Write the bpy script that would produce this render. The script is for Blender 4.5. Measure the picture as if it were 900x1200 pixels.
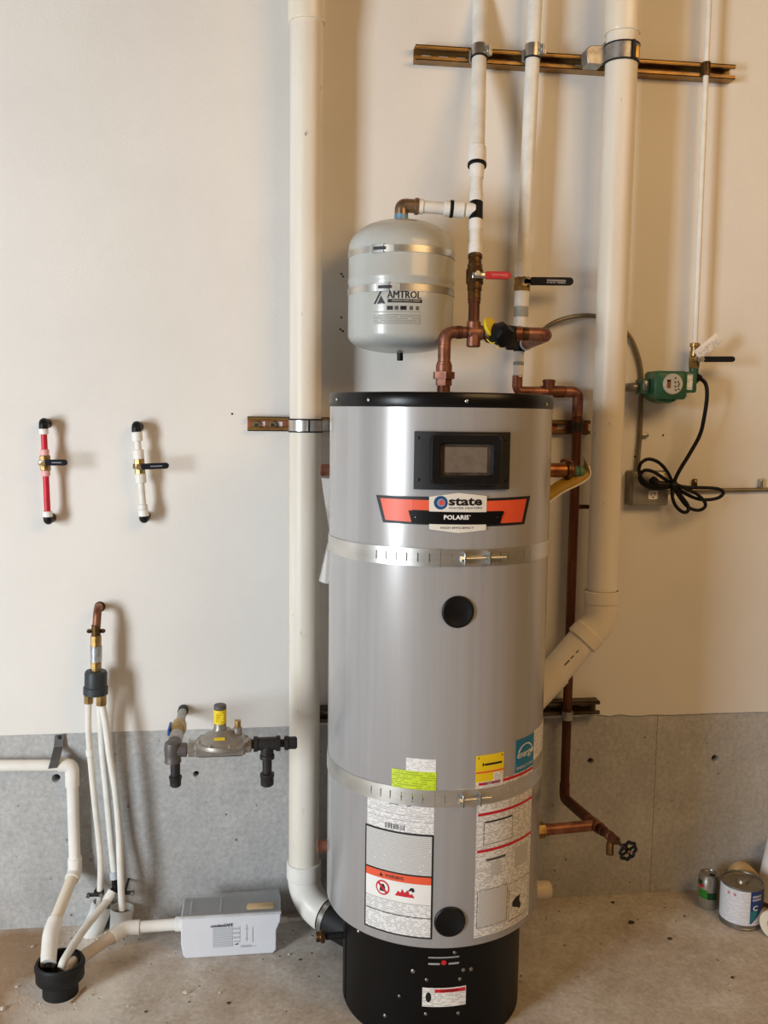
import bpy, bmesh, math, random
from mathutils import Vector, Matrix
random.seed(7)
V = Vector
for o in list(bpy.data.objects): bpy.data.objects.remove(o)
SC = bpy.context.scene
COL = SC.collection

# ------------------------------------------------------------------ camera
FPX, PITCH, YAW, ROLL, CH, CD = 1091.0, 6.0266, 7.4772, 0.7136, 1.5322, 2.732
_p, _y, _r = map(math.radians, (PITCH, YAW, ROLL))
FW = V((math.sin(_y)*math.cos(_p), math.cos(_y)*math.cos(_p), -math.sin(_p)))
_rt = V((math.cos(_y), -math.sin(_y), 0)); _up = _rt.cross(FW)
RT = _rt*math.cos(_r) + _up*math.sin(_r); UP = -_rt*math.sin(_r) + _up*math.cos(_r)
CAMP = V((0, -CD, CH))
cd = bpy.data.cameras.new('camera'); cam = bpy.data.objects.new('camera', cd); COL.objects.link(cam)
cd.sensor_fit = 'VERTICAL'; cd.sensor_height = 24.0; cd.lens = FPX*24.0/1200.0; cd.clip_start = .02
m = Matrix((RT, UP, -FW)).transposed().to_4x4(); m.translation = CAMP; cam.matrix_world = m
SC.camera = cam

# ------------------------------------------------------------------ world, lights, exposure
w = bpy.data.worlds.new('world'); SC.world = w; w.use_nodes = True
bg = w.node_tree.nodes['Background']; bg.inputs[0].default_value = (1, .57, .25, 1); bg.inputs[1].default_value = .105
def area(name, loc, target, sx, sy, energy, color):
    l = bpy.data.lights.new(name, 'AREA'); l.shape = 'RECTANGLE'; l.size = sx; l.size_y = sy; l.energy = energy; l.color = color
    o = bpy.data.objects.new(name, l); COL.objects.link(o); o.location = loc
    o.rotation_euler = (V(target)-V(loc)).to_track_quat('-Z', 'Y').to_euler(); return o
area('daylight_doorway_left_offscreen', (-3.35, -3.25, 1.2), (.1, 0, 1.05), .95, 2.1, 188, (.86, .94, 1))
area('ceiling_light_right_offscreen', (1.9, -2.5, 2.95), (1.3, 0, 1.0), 1.8, .9, 36, (1, .62, .27))
vs = SC.view_settings; vs.view_transform = 'Standard'; vs.look = 'None'; vs.exposure = 0.0; vs.gamma = 1.0; vs.use_curve_mapping = False

# ------------------------------------------------------------------ pixel -> place
SLOPE = .025                                # the slab falls gently away from the wall
def ray(px, py): return (FW + RT*((px-450)/FPX) - UP*((py-600)/FPX))
def W(px, py, Y=0.0):                       # where the pixel's line meets the plane Y
    d = ray(px, py); return CAMP + d*((Y-CAMP.y)/d.y)
def WX(px, py, X):
    d = ray(px, py); return CAMP + d*((X-CAMP.x)/d.x)
def F(px, py, z=0.0):                       # on the floor
    d = ray(px, py); return CAMP + d*((z+SLOPE*CAMP.y-CAMP.z)/(d.z-SLOPE*d.y))

# ------------------------------------------------------------------ materials
def lin(c):
    return tuple(((x/255.0)/12.92 if x <= 10.3 else (((x/255.0)+.055)/1.055)**2.4) for x in c) + (1.0,)
MATS = {}
def mat(name, rgb, rough=.5, metal=0.0, var=.12, scale=14.0, bump=0.0, bscale=60.0, rgb2=None, coat=0.0, stretch=(1, 1, 1), trans=0.0, ior=1.45, alpha=1.0, spec=.5, spots=None):
    if name in MATS: return MATS[name]
    mt = bpy.data.materials.new(name); mt.use_nodes = True; nt = mt.node_tree; n = nt.nodes; L = nt.links
    b = n['Principled BSDF']
    tc = n.new('ShaderNodeTexCoord'); mp = n.new('ShaderNodeMapping'); mp.inputs['Scale'].default_value = stretch
    L.new(tc.outputs['Object'], mp.inputs['Vector'])
    nz = n.new('ShaderNodeTexNoise'); nz.inputs['Scale'].default_value = scale; nz.inputs['Detail'].default_value = 5; nz.inputs['Roughness'].default_value = .6
    L.new(mp.outputs[0], nz.inputs['Vector'])
    cr = n.new('ShaderNodeValToRGB'); c = lin(rgb)
    c2 = lin(rgb2) if rgb2 else tuple(x*(1-var*2) for x in c[:3])+(1,)
    c1 = c if rgb2 else tuple(min(1, x*(1+var*.6)) for x in c[:3])+(1,)
    cr.color_ramp.elements[0].position = .3; cr.color_ramp.elements[0].color = c2
    cr.color_ramp.elements[1].position = .62; cr.color_ramp.elements[1].color = c1
    L.new(nz.outputs['Fac'], cr.inputs['Fac']); L.new(cr.outputs['Color'], b.inputs['Base Color'])
    if spots:
        sm = n.new('ShaderNodeMapping'); sm.inputs['Scale'].default_value = (1, 1, .4); L.new(tc.outputs['Object'], sm.inputs['Vector'])
        sn = n.new('ShaderNodeTexNoise'); sn.inputs['Scale'].default_value = 55; sn.inputs['Detail'].default_value = 5; sn.inputs['Roughness'].default_value = .65; L.new(sm.outputs[0], sn.inputs['Vector'])
        sr = n.new('ShaderNodeValToRGB'); sr.color_ramp.elements[0].position = .66; sr.color_ramp.elements[0].color = (0, 0, 0, 1); sr.color_ramp.elements[1].position = .74; sr.color_ramp.elements[1].color = (.8, .8, .8, 1); L.new(sn.outputs['Fac'], sr.inputs[0])
        sx = n.new('ShaderNodeMix'); sx.data_type = 'RGBA'; L.new(sr.outputs[0], sx.inputs[0]); L.new(cr.outputs['Color'], sx.inputs[6]); sx.inputs[7].default_value = lin(spots); L.new(sx.outputs[2], b.inputs['Base Color'])
    b.inputs['Roughness'].default_value = rough; b.inputs['Metallic'].default_value = metal
    b.inputs['Coat Weight'].default_value = coat; b.inputs['Coat Roughness'].default_value = .12
    b.inputs['Transmission Weight'].default_value = trans; b.inputs['IOR'].default_value = ior; b.inputs['Alpha'].default_value = alpha
    b.inputs['Specular IOR Level'].default_value = spec
    if bump:
        bn = n.new('ShaderNodeTexNoise'); bn.inputs['Scale'].default_value = bscale; bn.inputs['Detail'].default_value = 4
        L.new(mp.outputs[0], bn.inputs['Vector'])
        bp = n.new('ShaderNodeBump'); bp.inputs['Strength'].default_value = bump; bp.inputs['Distance'].default_value = .002
        L.new(bn.outputs['Fac'], bp.inputs['Height']); L.new(bp.outputs[0], b.inputs['Normal'])
    MATS[name] = mt; return mt

def printed(name, paper, ink, pitch=.0036, word=.009, fill=.5, dens=.52):
    """paper with rows of tiny unreadable print, in the label's own UV (metres)"""
    if name in MATS: return MATS[name]
    mt = bpy.data.materials.new(name); mt.use_nodes = True; nt = mt.node_tree; n = nt.nodes; L = nt.links
    b = n['Principled BSDF']; b.inputs['Roughness'].default_value = .42
    uv = n.new('ShaderNodeUVMap'); sp = n.new('ShaderNodeSeparateXYZ'); L.new(uv.outputs[0], sp.inputs[0])
    def M(op, a, bb=None):
        k = n.new('ShaderNodeMath'); k.operation = op
        for i, q in enumerate((a, bb)):
            if q is None: continue
            if isinstance(q, (int, float)): k.inputs[i].default_value = q
            else: L.new(q, k.inputs[i])
        return k.outputs[0]
    row = M('DIVIDE', sp.outputs['Y'], pitch); fr = M('FRACT', row); rowid = M('FLOOR', row)
    inrow = M('LESS_THAN', fr, fill)
    cx = n.new('ShaderNodeCombineXYZ'); L.new(M('DIVIDE', sp.outputs['X'], word), cx.inputs[0]); L.new(M('MULTIPLY', rowid, 7.31), cx.inputs[1])
    nz = n.new('ShaderNodeTexNoise'); nz.inputs['Scale'].default_value = 1.0; nz.inputs['Detail'].default_value = 3; L.new(cx.outputs[0], nz.inputs['Vector'])
    ink_on = M('MULTIPLY', M('GREATER_THAN', nz.outputs['Fac'], 1-dens), inrow)
    cx2 = n.new('ShaderNodeCombineXYZ'); L.new(M('DIVIDE', sp.outputs['X'], .0013), cx2.inputs[0]); L.new(M('MULTIPLY', row, 3.0), cx2.inputs[1])
    nz2 = n.new('ShaderNodeTexNoise'); nz2.inputs['Scale'].default_value = 1.0; L.new(cx2.outputs[0], nz2.inputs['Vector'])
    f = M('MULTIPLY', ink_on, nz2.outputs['Fac']); f = M('MULTIPLY', f, .95)
    mx = n.new('ShaderNodeMix'); mx.data_type = 'RGBA'; L.new(f, mx.inputs[0])
    mx.inputs[6].default_value = lin(paper); mx.inputs[7].default_value = lin(ink); mx.clamp_factor = True
    L.new(mx.outputs[2], b.inputs['Base Color']); MATS[name] = mt; return mt

def drywall_mat():
    mt = mat('painted_drywall', (229, 226, 221), .75, var=.03, scale=1.6, bump=.25, bscale=220)
    return mt
def concrete_mat(name, a, bcol, pits=True, dust=None, scale=2.2, rough_lo=(.72, .72, .72, 1)):
    mt = bpy.data.materials.new(name); mt.use_nodes = True; nt = mt.node_tree; n = nt.nodes; L = nt.links
    b = n['Principled BSDF']; b.inputs['Roughness'].default_value = .82; b.inputs['Specular IOR Level'].default_value = .3
    tc = n.new('ShaderNodeTexCoord')
    def noise(s, d=6, r=.62):
        k = n.new('ShaderNodeTexNoise'); k.inputs['Scale'].default_value = s; k.inputs['Detail'].default_value = d; k.inputs['Roughness'].default_value = r
        L.new(tc.outputs['Object'], k.inputs['Vector']); return k.outputs['Fac']
    def ramp(f, p0, c0, p1, c1):
        k = n.new('ShaderNodeValToRGB'); e = k.color_ramp.elements
        e[0].position = p0; e[0].color = c0; e[1].position = p1; e[1].color = c1; L.new(f, k.inputs[0]); return k.outputs[0]
    def mix(f, x, y, mode='MIX'):
        k = n.new('ShaderNodeMix'); k.data_type = 'RGBA'; k.blend_type = mode
        if isinstance(f, float): k.inputs[0].default_value = f
        else: L.new(f, k.inputs[0])
        for i, q in ((6, x), (7, y)):
            if isinstance(q, tuple): k.inputs[i].default_value = q
            else: L.new(q, k.inputs[i])
        return k.outputs[2]
    K0, K1 = (0, 0, 0, 1), (1, 1, 1, 1)
    base = mix(ramp(noise(scale), .36, K0, .64, K1), lin(a), lin(bcol))
    base = mix(.8, base, ramp(noise(7, 9, .72), .30, rough_lo, .70, (1.0, 1.0, 1.0, 1)), 'MULTIPLY')
    base = mix(.7, base, ramp(noise(70, 5, .75), .32, (.6, .59, .57, 1), .66, (1.04, 1.04, 1.04, 1)), 'MULTIPLY')
    h = noise(45, 8, .7); pit = None
    if pits:
        vo = n.new('ShaderNodeTexVoronoi'); vo.inputs['Scale'].default_value = 21; vo.inputs['Randomness'].default_value = 1; L.new(tc.outputs['Object'], vo.inputs['Vector'])
        pm = ramp(vo.outputs['Distance'], .05, K1, .10, K0)
        gate = ramp(noise(3.3, 3), .44, K0, .52, K1)
        k = n.new('ShaderNodeMath'); k.operation = 'MULTIPLY'; L.new(pm, k.inputs[0]); L.new(gate, k.inputs[1])
        pit = k.outputs[0]
        base = mix(pit, base, lin((128, 120, 110)))
    if dust:
        for (dx, dy, rad, col, amt) in dust:
            mp = n.new('ShaderNodeMapping'); mp.inputs['Location'].default_value = (-dx, -dy, 0); L.new(tc.outputs['Object'], mp.inputs['Vector'])
            ln = n.new('ShaderNodeVectorMath'); ln.operation = 'LENGTH'; L.new(mp.outputs[0], ln.inputs[0])
            ad = n.new('ShaderNodeMath'); ad.operation = 'MULTIPLY_ADD'; L.new(noise(16, 6, .7), ad.inputs[0]); ad.inputs[1].default_value = -rad*1.2; L.new(ln.outputs['Value'], ad.inputs[2])
            g = ramp(ad.outputs[0], rad*.0, (amt, amt, amt, 1), rad*.55, K0)
            base = mix(g, base, lin(col))
    L.new(base, b.inputs['Base Color'])
    bp = n.new('ShaderNodeBump'); bp.inputs['Strength'].default_value = .5; bp.inputs['Distance'].default_value = .003
    if pit is not None:
        sb = n.new('ShaderNodeMath'); sb.operation = 'MULTIPLY_ADD'; L.new(pit, sb.inputs[0]); sb.inputs[1].default_value = -3.0; L.new(h, sb.inputs[2]); h = sb.outputs[0]
    L.new(h, bp.inputs['Height']); L.new(bp.outputs[0], b.inputs['Normal'])
    MATS[name] = mt; return mt

M_PVC = mat('aged_white_pvc', (232, 222, 203), .38, var=.05, scale=5, stretch=(1, 1, .35), coat=.15)
M_PVCW = mat('white_pvc', (240, 237, 230), .36, var=.05, scale=9)
M_PEX = mat('milky_pex', (230, 228, 221), .4, var=.06, scale=20)
M_PEXC = mat('white_crimp_sleeve', (236, 235, 231), .45, var=.06, scale=30)
M_PEXS = M_PEX
M_RED = mat('red_pex', (205, 30, 52), .4, var=.1, scale=30)
M_COP = mat('copper', (158, 106, 84), .45, .6, rgb2=(96, 58, 44), scale=26)
M_COPD = mat('tarnished_shaded_copper', (112, 68, 46), .5, .6, rgb2=(64, 36, 24), scale=18, stretch=(1, 1, .25))  # tarnish, with some of the drop pipe's shade mixed into the brown
M_BRASS = mat('brass', (186, 156, 98), .36, .75, rgb2=(122, 94, 54), scale=40)
M_BRASSD = mat('dark_brass', (110, 82, 48), .45, .8, rgb2=(62, 44, 28), scale=40)
M_IRON = mat('black_iron_pipe', (46, 45, 46), .5, .3, var=.2, scale=40, bump=.2)
M_GALV = mat('galvanised_fitting', (168, 165, 160), .42, .7, var=.18, scale=45, bump=.2)
M_ZINC = mat('zinc_plated_steel', (196, 196, 192), .28, .9, var=.12, scale=20)
M_STRAP = mat('galvanised_strap', (214, 213, 208), .33, .85, var=.10, scale=7, stretch=(1, 1, 3))
M_GOLD = mat('gold_chromate_strut', (168, 130, 72), .42, .6, rgb2=(112, 84, 48), scale=12)
M_BLACK = mat('black_plastic', (17, 17, 19), .45, var=.15, scale=20, spec=.3)
M_RUBBER = mat('black_rubber', (18, 18, 20), .6, var=.2, scale=25, bump=.15)
M_CORD = mat('black_cord', (15, 14, 18), .55, var=.1, spec=.3)
M_GREY = mat('heater_grey_paint', (172, 170, 170), .27, .22, var=.035, scale=7, stretch=(6, 6, .15), coat=.35)
M_BASE = mat('black_painted_steel', (11, 11, 12), .45, .0, var=.2, scale=10, spec=.25)
M_TANK = mat('tank_grey_paint', (186, 188, 184), .3, var=.03, scale=6, coat=.3)
M_ORANGE = mat('orange_badge', (233, 92, 58), .4, var=.04)
M_PAPER = mat('white_paper', (236, 233, 228), .6, var=.04)
M_WHITE = mat('white_print', (240, 240, 238), .5, var=.03)
M_INK = mat('black_print', (24, 22, 24), .5, var=.05)
M_BLUE = mat('blue_print', (28, 122, 170), .45, var=.05)
M_NAVY = mat('navy_print', (34, 62, 118), .45, var=.05)
M_REDP = mat('red_print', (200, 34, 48), .45, var=.05)
M_YEL = mat('yellow_print', (240, 208, 30), .45, var=.05)
M_LIME = mat('lime_label', (196, 220, 40), .45, var=.05)
M_GREEN = mat('green_pump_paint', (46, 92, 66), .4, var=.12, scale=30, bump=.1)
M_STEEL = mat('dull_steel', (140, 138, 134), .4, .8, var=.12)
M_BLUEH = mat('blue_plastic', (36, 82, 165), .4, var=.08)
M_BLUEN = mat('blue_nipple', (120, 160, 190), .45, .2, var=.1)
M_REDH = mat('red_handle', (182, 32, 44), .42, var=.08)
M_BLACKH = mat('navy_black_handle', (22, 23, 31), .6, var=.1, spec=.2)
M_YELP = mat('yellow_tape', (232, 208, 40), .5, var=.1)
M_TAN = mat('tan_cardboard', (206, 180, 138), .7, var=.06)
M_CLEAR = mat('clear_plastic_lid', (235, 238, 240), .12, var=.02, trans=.92, ior=1.2)
M_BOX = mat('white_box_plastic', (226, 230, 238), .4, var=.02)
M_SCREEN = mat('display_window', (70, 62, 56), .16, var=.3, scale=30, coat=.5)

X, Yv, Z = V((1, 0, 0)), V((0, 1, 0)), V((0, 0, 1))
OUT = V((0, -1, 0))
# ------------------------------------------------------------------ mesh builder
def basis(ax):
    ax = ax.normalized(); h = V((0, 0, 1)) if abs(ax.z) < .9 else V((1, 0, 0))
    u = ax.cross(h).normalized(); return u, ax.cross(u).normalized(), ax
class MB:
    def __init__(s): s.v = []; s.f = []
    def add(s, vs, fs):
        k = len(s.v); s.v += [V(q) for q in vs]; s.f += [tuple(i+k for i in f) for f in fs]; return s
    def box(s, c, sx, sy, sz, u=V((1, 0, 0)), v=V((0, 1, 0)), n=V((0, 0, 1))):
        c = V(c); vs = [c+u*(a*sx/2)+v*(b*sy/2)+n*(d*sz/2) for d in (-1, 1) for b in (-1, 1) for a in (-1, 1)]
        return s.add(vs, [(0, 2, 3, 1), (4, 5, 7, 6), (0, 1, 5, 4), (2, 6, 7, 3), (0, 4, 6, 2), (1, 3, 7, 5)])
    def cbox(s, c, sx, sy, sz, ch, u=V((1, 0, 0)), v=V((0, 1, 0)), n=V((0, 0, 1))):   # box with chamfered edges round n
        pts = []
        for d, ins in ((-sz/2, ch), (-sz/2+ch, 0), (sz/2-ch, 0), (sz/2, ch)):
            a, b = sx/2-ins, sy/2-ins; k = ch
            ring = [(a-k, -b), (a, -b+k), (a, b-k), (a-k, b), (-a+k, b), (-a, b-k), (-a, -b+k), (-a+k, -b)]
            pts += [V(c)+u*x+v*y+n*d for x, y in ring]
        fs = [tuple(range(7, -1, -1)), tuple(range(24, 32))]
        for r in range(3):
            for i in range(8): fs.append((r*8+i, r*8+(i+1) % 8, r*8+8+(i+1) % 8, r*8+8+i))
        return s.add(pts, fs)
    def lathe(s, p, ax, prof, seg=28):
        u, v, ax = basis(V(ax)); p = V(p); vs = []; idx = []
        for r, t in prof:
            if r < 1e-6: idx.append([len(vs)]); vs.append(p+ax*t)
            else:
                idx.append(list(range(len(vs), len(vs)+seg)))
                vs += [p+ax*t+u*(r*math.cos(2*math.pi*i/seg))+v*(r*math.sin(2*math.pi*i/seg)) for i in range(seg)]
        fs = []
        for a, b in zip(idx, idx[1:]):
            for i in range(seg):
                j = (i+1) % seg
                if len(a) == 1 and len(b) == 1: continue
                if len(a) == 1: fs.append((a[0], b[j], b[i]))
                elif len(b) == 1: fs.append((a[i], a[j], b[0]))
                else: fs.append((a[i], a[j], b[j], b[i]))
        if len(idx[0]) > 1: fs.append(tuple(reversed(idx[0])))
        if len(idx[-1]) > 1: fs.append(tuple(idx[-1]))
        return s.add(vs, fs)
    def rod(s, a, b, r, r2=None, seg=20):
        a, b = V(a), V(b); return s.lathe(a, b-a, [(r, 0), (r if r2 is None else r2, (b-a).length)], seg)
    def crod(s, a, b, r, ch=.0015, seg=20):
        a, b = V(a), V(b); l = (b-a).length; return s.lathe(a, b-a, [(r-ch, 0), (r, ch), (r, l-ch), (r-ch, l)], seg)
    def hexn(s, a, b, r): return s.rod(a, b, r, seg=6)
    def tube(s, pts, r, seg=14, caps=True):
        pts = [V(p) for p in pts]; n = len(pts); rs = r if isinstance(r, (list, tuple)) else [r]*n
        tg = [((pts[min(i+1, n-1)]-pts[max(i-1, 0)]).normalized()) for i in range(n)]
        u, v, _ = basis(tg[0]); vs = []
        for i in range(n):
            if i: u = (u - tg[i]*u.dot(tg[i])).normalized(); v = tg[i].cross(u)
            else: v = tg[0].cross(u)
            vs += [pts[i]+u*(rs[i]*math.cos(2*math.pi*k/seg))+v*(rs[i]*math.sin(2*math.pi*k/seg)) for k in range(seg)]
        fs = [(i*seg+k, i*seg+(k+1) % seg, (i+1)*seg+(k+1) % seg, (i+1)*seg+k) for i in range(n-1) for k in range(seg)]
        if caps: fs += [tuple(range(seg-1, -1, -1)), tuple(range((n-1)*seg, n*seg))]
        return s.add(vs, fs)
    def prism(s, poly, c, u, v, n, t):        # polygon (a,b) in plane u,v extruded t along n
        k = len(poly); vs = [V(c)+u*a+v*b for a, b in poly]+[V(c)+u*a+v*b+n*t for a, b in poly]
        return s.add(vs, [tuple(range(k-1, -1, -1)), tuple(range(k, 2*k))]+[(i, (i+1) % k, k+(i+1) % k, k+i) for i in range(k)])
    def shell(s, p, ax, prof, seg=28):        # closed profile loop (r,t)
        u, v, ax = basis(V(ax)); p = V(p); k = len(prof)
        vs = [p+ax*t+u*(r*math.cos(2*math.pi*i/seg))+v*(r*math.sin(2*math.pi*i/seg)) for i in range(seg) for r, t in prof]
        return s.add(vs, [(i*k+j, ((i+1) % seg)*k+j, ((i+1) % seg)*k+(j+1) % k, i*k+(j+1) % k) for i in range(seg) for j in range(k)])
def fillet(pts, rad, n=7):
    pts = [V(p) for p in pts]; out = [pts[0]]
    for a, b, c in zip(pts, pts[1:], pts[2:]):
        d1, d2 = (a-b), (c-b); r = min(rad, d1.length*.49, d2.length*.49)
        p, q = b+d1.normalized()*r, b+d2.normalized()*r
        for i in range(n+1):
            t = i/n; out.append(p*(1-t)**2+b*2*t*(1-t)+q*t*t)
    out.append(pts[-1]); return out
def smooth(pts, n=8):                          # Catmull-Rom through the points
    pts = [V(p) for p in pts]; P = [pts[0]*2-pts[1]]+pts+[pts[-1]*2-pts[-2]]; out = []
    for i in range(1, len(P)-2):
        for k in range(n):
            t = k/n; a, b, c, d = P[i-1:i+3]
            out.append(.5*((2*b)+(c-a)*t+(2*a-5*b+4*c-d)*t*t+(3*b-a-3*c+d)*t**3))
    out.append(pts[-1]); return out

def root_loc(o):
    l = V((0, 0, 0))
    while o is not None: l += o.location; o = o.parent
    return l
def obj(name, mb, material, parent=None, origin=None, flat=False, ang=38, bevel=0):
    if isinstance(mb, MB):
        vs, fs = mb.v, mb.f; org = root_loc(parent) if parent else (V(origin) if origin is not None else None)
        if org is None:
            lo = V([min(q[i] for q in vs) for i in range(3)]); hi = V([max(q[i] for q in vs) for i in range(3)])
            org = V(((lo.x+hi.x)/2, (lo.y+hi.y)/2, lo.z))
        me = bpy.data.meshes.new(name); me.from_pydata([q-org for q in vs], [], fs); me.update()
    else:
        me, org = mb, V((0, 0, 0))
    b = bmesh.new(); b.from_mesh(me); bmesh.ops.recalc_face_normals(b, faces=b.faces); b.to_mesh(me); b.free()
    if not flat:
        me.polygons.foreach_set('use_smooth', [True]*len(me.polygons)); me.set_sharp_from_angle(angle=math.radians(ang))
    me.materials.append(material)
    o = bpy.data.objects.new(name, me); COL.objects.link(o)
    if parent: o.parent = parent
    else: o.location = org
    if bevel:
        md = o.modifiers.new('bevel', 'BEVEL'); md.width = bevel; md.segments = 2; md.limit_method = 'ANGLE'
    return o
def tag(o, label, cat, group=None):
    o['label'] = label; o['category'] = cat
    if group: o['group'] = group
    return o
def thing(name, label, cat, loc, group=None):
    o = bpy.data.objects.new(name, None); COL.objects.link(o); o.location = V(loc); o.empty_display_size = .05
    return tag(o, label, cat, group)
def struct(name, mb, material, parent=None, **k):
    o = obj(name, mb, material, parent, **k)
    if parent is None: o['kind'] = 'structure'
    return o

# mapping flat artwork onto an upright cylinder
class Cyl:
    def __init__(s, cx, cy, R): s.cx, s.cy, s.R = cx, cy, R; s.a0 = math.atan2(-CD-cy, 0-cx)
    def hit(s, px, py, R=None):
        R = R or s.R; d = ray(px, py); ox, oy = CAMP.x-s.cx, CAMP.y-s.cy
        a = d.x**2+d.y**2; b = 2*(ox*d.x+oy*d.y); c = ox*ox+oy*oy-R*R; q = b*b-4*a*c
        t = (-b-math.sqrt(max(q, 0)))/(2*a); return CAMP+d*t
    def sz(s, px, py):
        h = s.hit(px, py); a = math.atan2(h.y-s.cy, h.x-s.cx)-s.a0
        a = (a+math.pi) % (2*math.pi)-math.pi; return a*s.R, h.z
    def pt(s, ss, z, n=0.0):
        a = s.a0+ss/s.R; return V((s.cx+(s.R+n)*math.cos(a), s.cy+(s.R+n)*math.sin(a), z))
    def nrm(s, ss):
        a = s.a0+ss/s.R; return V((math.cos(a), math.sin(a), 0))
    def tan(s, ss):
        a = s.a0+ss/s.R; return V((-math.sin(a), math.cos(a), 0))
def wrap(name, cyl, bm, material, parent, n0, step=.012):
    """flat bmesh in (s, z, n) -> bent onto the cylinder; UV = (s, z) in metres"""
    xs = [v.co.x for v in bm.verts]
    if not xs: return None
    x = math.floor(min(xs)/step)*step+step
    while x < max(xs):
        bmesh.ops.bisect_plane(bm, geom=bm.verts[:]+bm.edges[:]+bm.faces[:], plane_co=(x, 0, 0), plane_no=(1, 0, 0)); x += step
    uvl = bm.loops.layers.uv.new('UVMap')
    for f in bm.faces:
        for l in f.loops: l[uvl].uv = (l.vert.co.x, l.vert.co.y)
    org = root_loc(parent)
    for v in bm.verts: v.co = cyl.pt(v.co.x, v.co.y, n0+v.co.z)-org
    bmesh.ops.triangulate(bm, faces=[f for f in bm.faces if len(f.verts) > 4])
    me = bpy.data.meshes.new(name); bm.to_mesh(me); bm.free()
    return obj(name, me, material, parent)
def poly_bm(poly, t):
    bm = bmesh.new(); vs = [bm.verts.new((a, b, 0)) for a, b in poly]; f = bm.faces.new(vs)
    r = bmesh.ops.extrude_face_region(bm, geom=[f]); 
    for e in r['geom']:
        if isinstance(e, bmesh.types.BMVert): e.co.z += t
    return bm
def cpoly(name, cyl, pix, material, parent, n0=.0002, t=.0006, step=.012):
    return wrap(name, cyl, poly_bm([cyl.sz(*q) for q in pix], t), material, parent, n0, step)
def crect(name, cyl, s0, s1, z0, z1, material, parent, n0=.0002, t=.0006):
    return wrap(name, cyl, poly_bm([(s0, z0), (s1, z0), (s1, z1), (s0, z1)], t), material, parent, n0)
def disc(cx, cy, r, n=28, r2=None):
    return [(cx+r*math.cos(2*math.pi*i/n), cy+(r2 or r)*math.sin(2*math.pi*i/n)) for i in range(n)]
def text_bm(txt, x0, x1, y0, h, bold=0.0, keep=False):
    cu = bpy.data.curves.new('t', 'FONT'); cu.body = txt; cu.size = 1; cu.resolution_u = 2; cu.offset = bold
    ob = bpy.data.objects.new('t', cu); COL.objects.link(ob); bpy.context.view_layer.update()
    dg = bpy.context.evaluated_depsgraph_get(); ev = ob.evaluated_get(dg); me = ev.to_mesh()
    bm = bmesh.new(); bm.from_mesh(me); ev.to_mesh_clear()
    bpy.data.objects.remove(ob); bpy.data.curves.remove(cu)
    ax = [v.co.x for v in bm.verts]; ay = [v.co.y for v in bm.verts]; a, b, c, d = min(ax), max(ax), min(ay), max(ay)
    for v in bm.verts:
        v.co = V((x0+(v.co.x-a)/(b-a)*(x1-x0), y0+(v.co.y-c)/(d-c)*h, 0))
    return bm
def ctext(name, cyl, txt, s0, s1, z0, h, material, parent, n0=.0012, bold=0.0):
    return wrap(name, cyl, text_bm(txt, s0, s1, z0, h, bold), material, parent, n0)
def ptext(name, txt, c, u, v, w_, h, material, parent, bold=0.0):
    """flat lettering centred at c in plane u,v"""
    bm = text_bm(txt, -w_/2, w_/2, -h/2, h, bold); org = root_loc(parent)
    for q in bm.verts: q.co = V(c)+u*q.co.x+v*q.co.y-org
    me = bpy.data.meshes.new(name); bm.to_mesh(me); bm.free()
    return obj(name, me, material, parent)
def flat_label(name, c, u, v, w_, h, material, parent, t=.0006):
    n = u.cross(v).normalized(); k = MB().box(V(c)+n*(t/2), w_, h, t, u, v, n)
    o = obj(name, k, material, parent); me = o.data; uvl = me.uv_layers.new(name='UVMap'); org = root_loc(parent)
    for l in me.loops:
        p = me.vertices[l.vertex_index].co+org-V(c); uvl.data[l.index].uv = (p.dot(u), p.dot(v))
    return o

# ================================================================== SETTING
ZC = .5945                                                # top of the bare concrete
FUN = F(71, 1163)                                         # the black floor drain
STUB = F(118, 1088)
floor_m = concrete_mat('dusty_concrete_floor', (207, 196, 183), (228, 226, 222), pits=True, scale=3.2, rough_lo=(.62, .54, .46, 1),
    dust=[(FUN.x-.16, FUN.y+.10, .26, (160, 122, 80), .75), (FUN.x+.03, FUN.y-.01, .15, (236, 230, 220), .7), (STUB.x+.03, STUB.y-.03, .14, (240, 236, 230), .75)])
struct('floor', MB().box((.4, -2.0, -2.0*SLOPE-.05), 9, 6.4, .1, X, V((0, 1, SLOPE)), Z), floor_m, origin=(0, 0, 0))
conc_m = concrete_mat('bare_concrete', (190, 190, 190), (208, 208, 207), pits=True, scale=2.6)
seam = W(768, 900).x
TIES = [(W(px, py), r) for px, py, r in ((66, 912, .011), (230, 907, .008), (692, 892, .009), (838, 889, .011))]
def bored(o):                                             # real form-tie holes cut into the slab of concrete
    cut = MB()
    for c, r in TIES: cut.lathe(c+V((0, -.02, 0)), Yv, [(r*1.2, 0), (r*1.2, .021), (r, .024), (r, .075)], 24)
    k = obj('cutter', cut, conc_m, None, origin=(0, 0, 0)); md = o.modifiers.new('bore', 'BOOLEAN'); md.operation = 'DIFFERENCE'; md.object = k; md.solver = 'EXACT'
    bpy.context.view_layer.update(); me = bpy.data.meshes.new_from_object(o.evaluated_get(bpy.context.evaluated_depsgraph_get()))
    o.modifiers.clear(); o.data = me; bpy.data.objects.remove(k)
    for p in me.polygons: p.use_smooth = False
cw = struct('wall_foundation', MB().box(((seam+5)/2, .1, .3), 5-seam-.0015, .2, .62), conc_m, origin=(0, 0, 0)); bored(cw)
bay = obj('concrete_bay', MB().box(((seam-4.2)/2, .0995, .3), seam+4.2-.0015, .2, .62), conc_m, cw); bored(bay)
for c, r in TIES: obj('tie_plug', MB().crod(c+V((0, .045, 0)), c+V((0, .06, 0)), r*.99), conc_m, cw)
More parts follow.
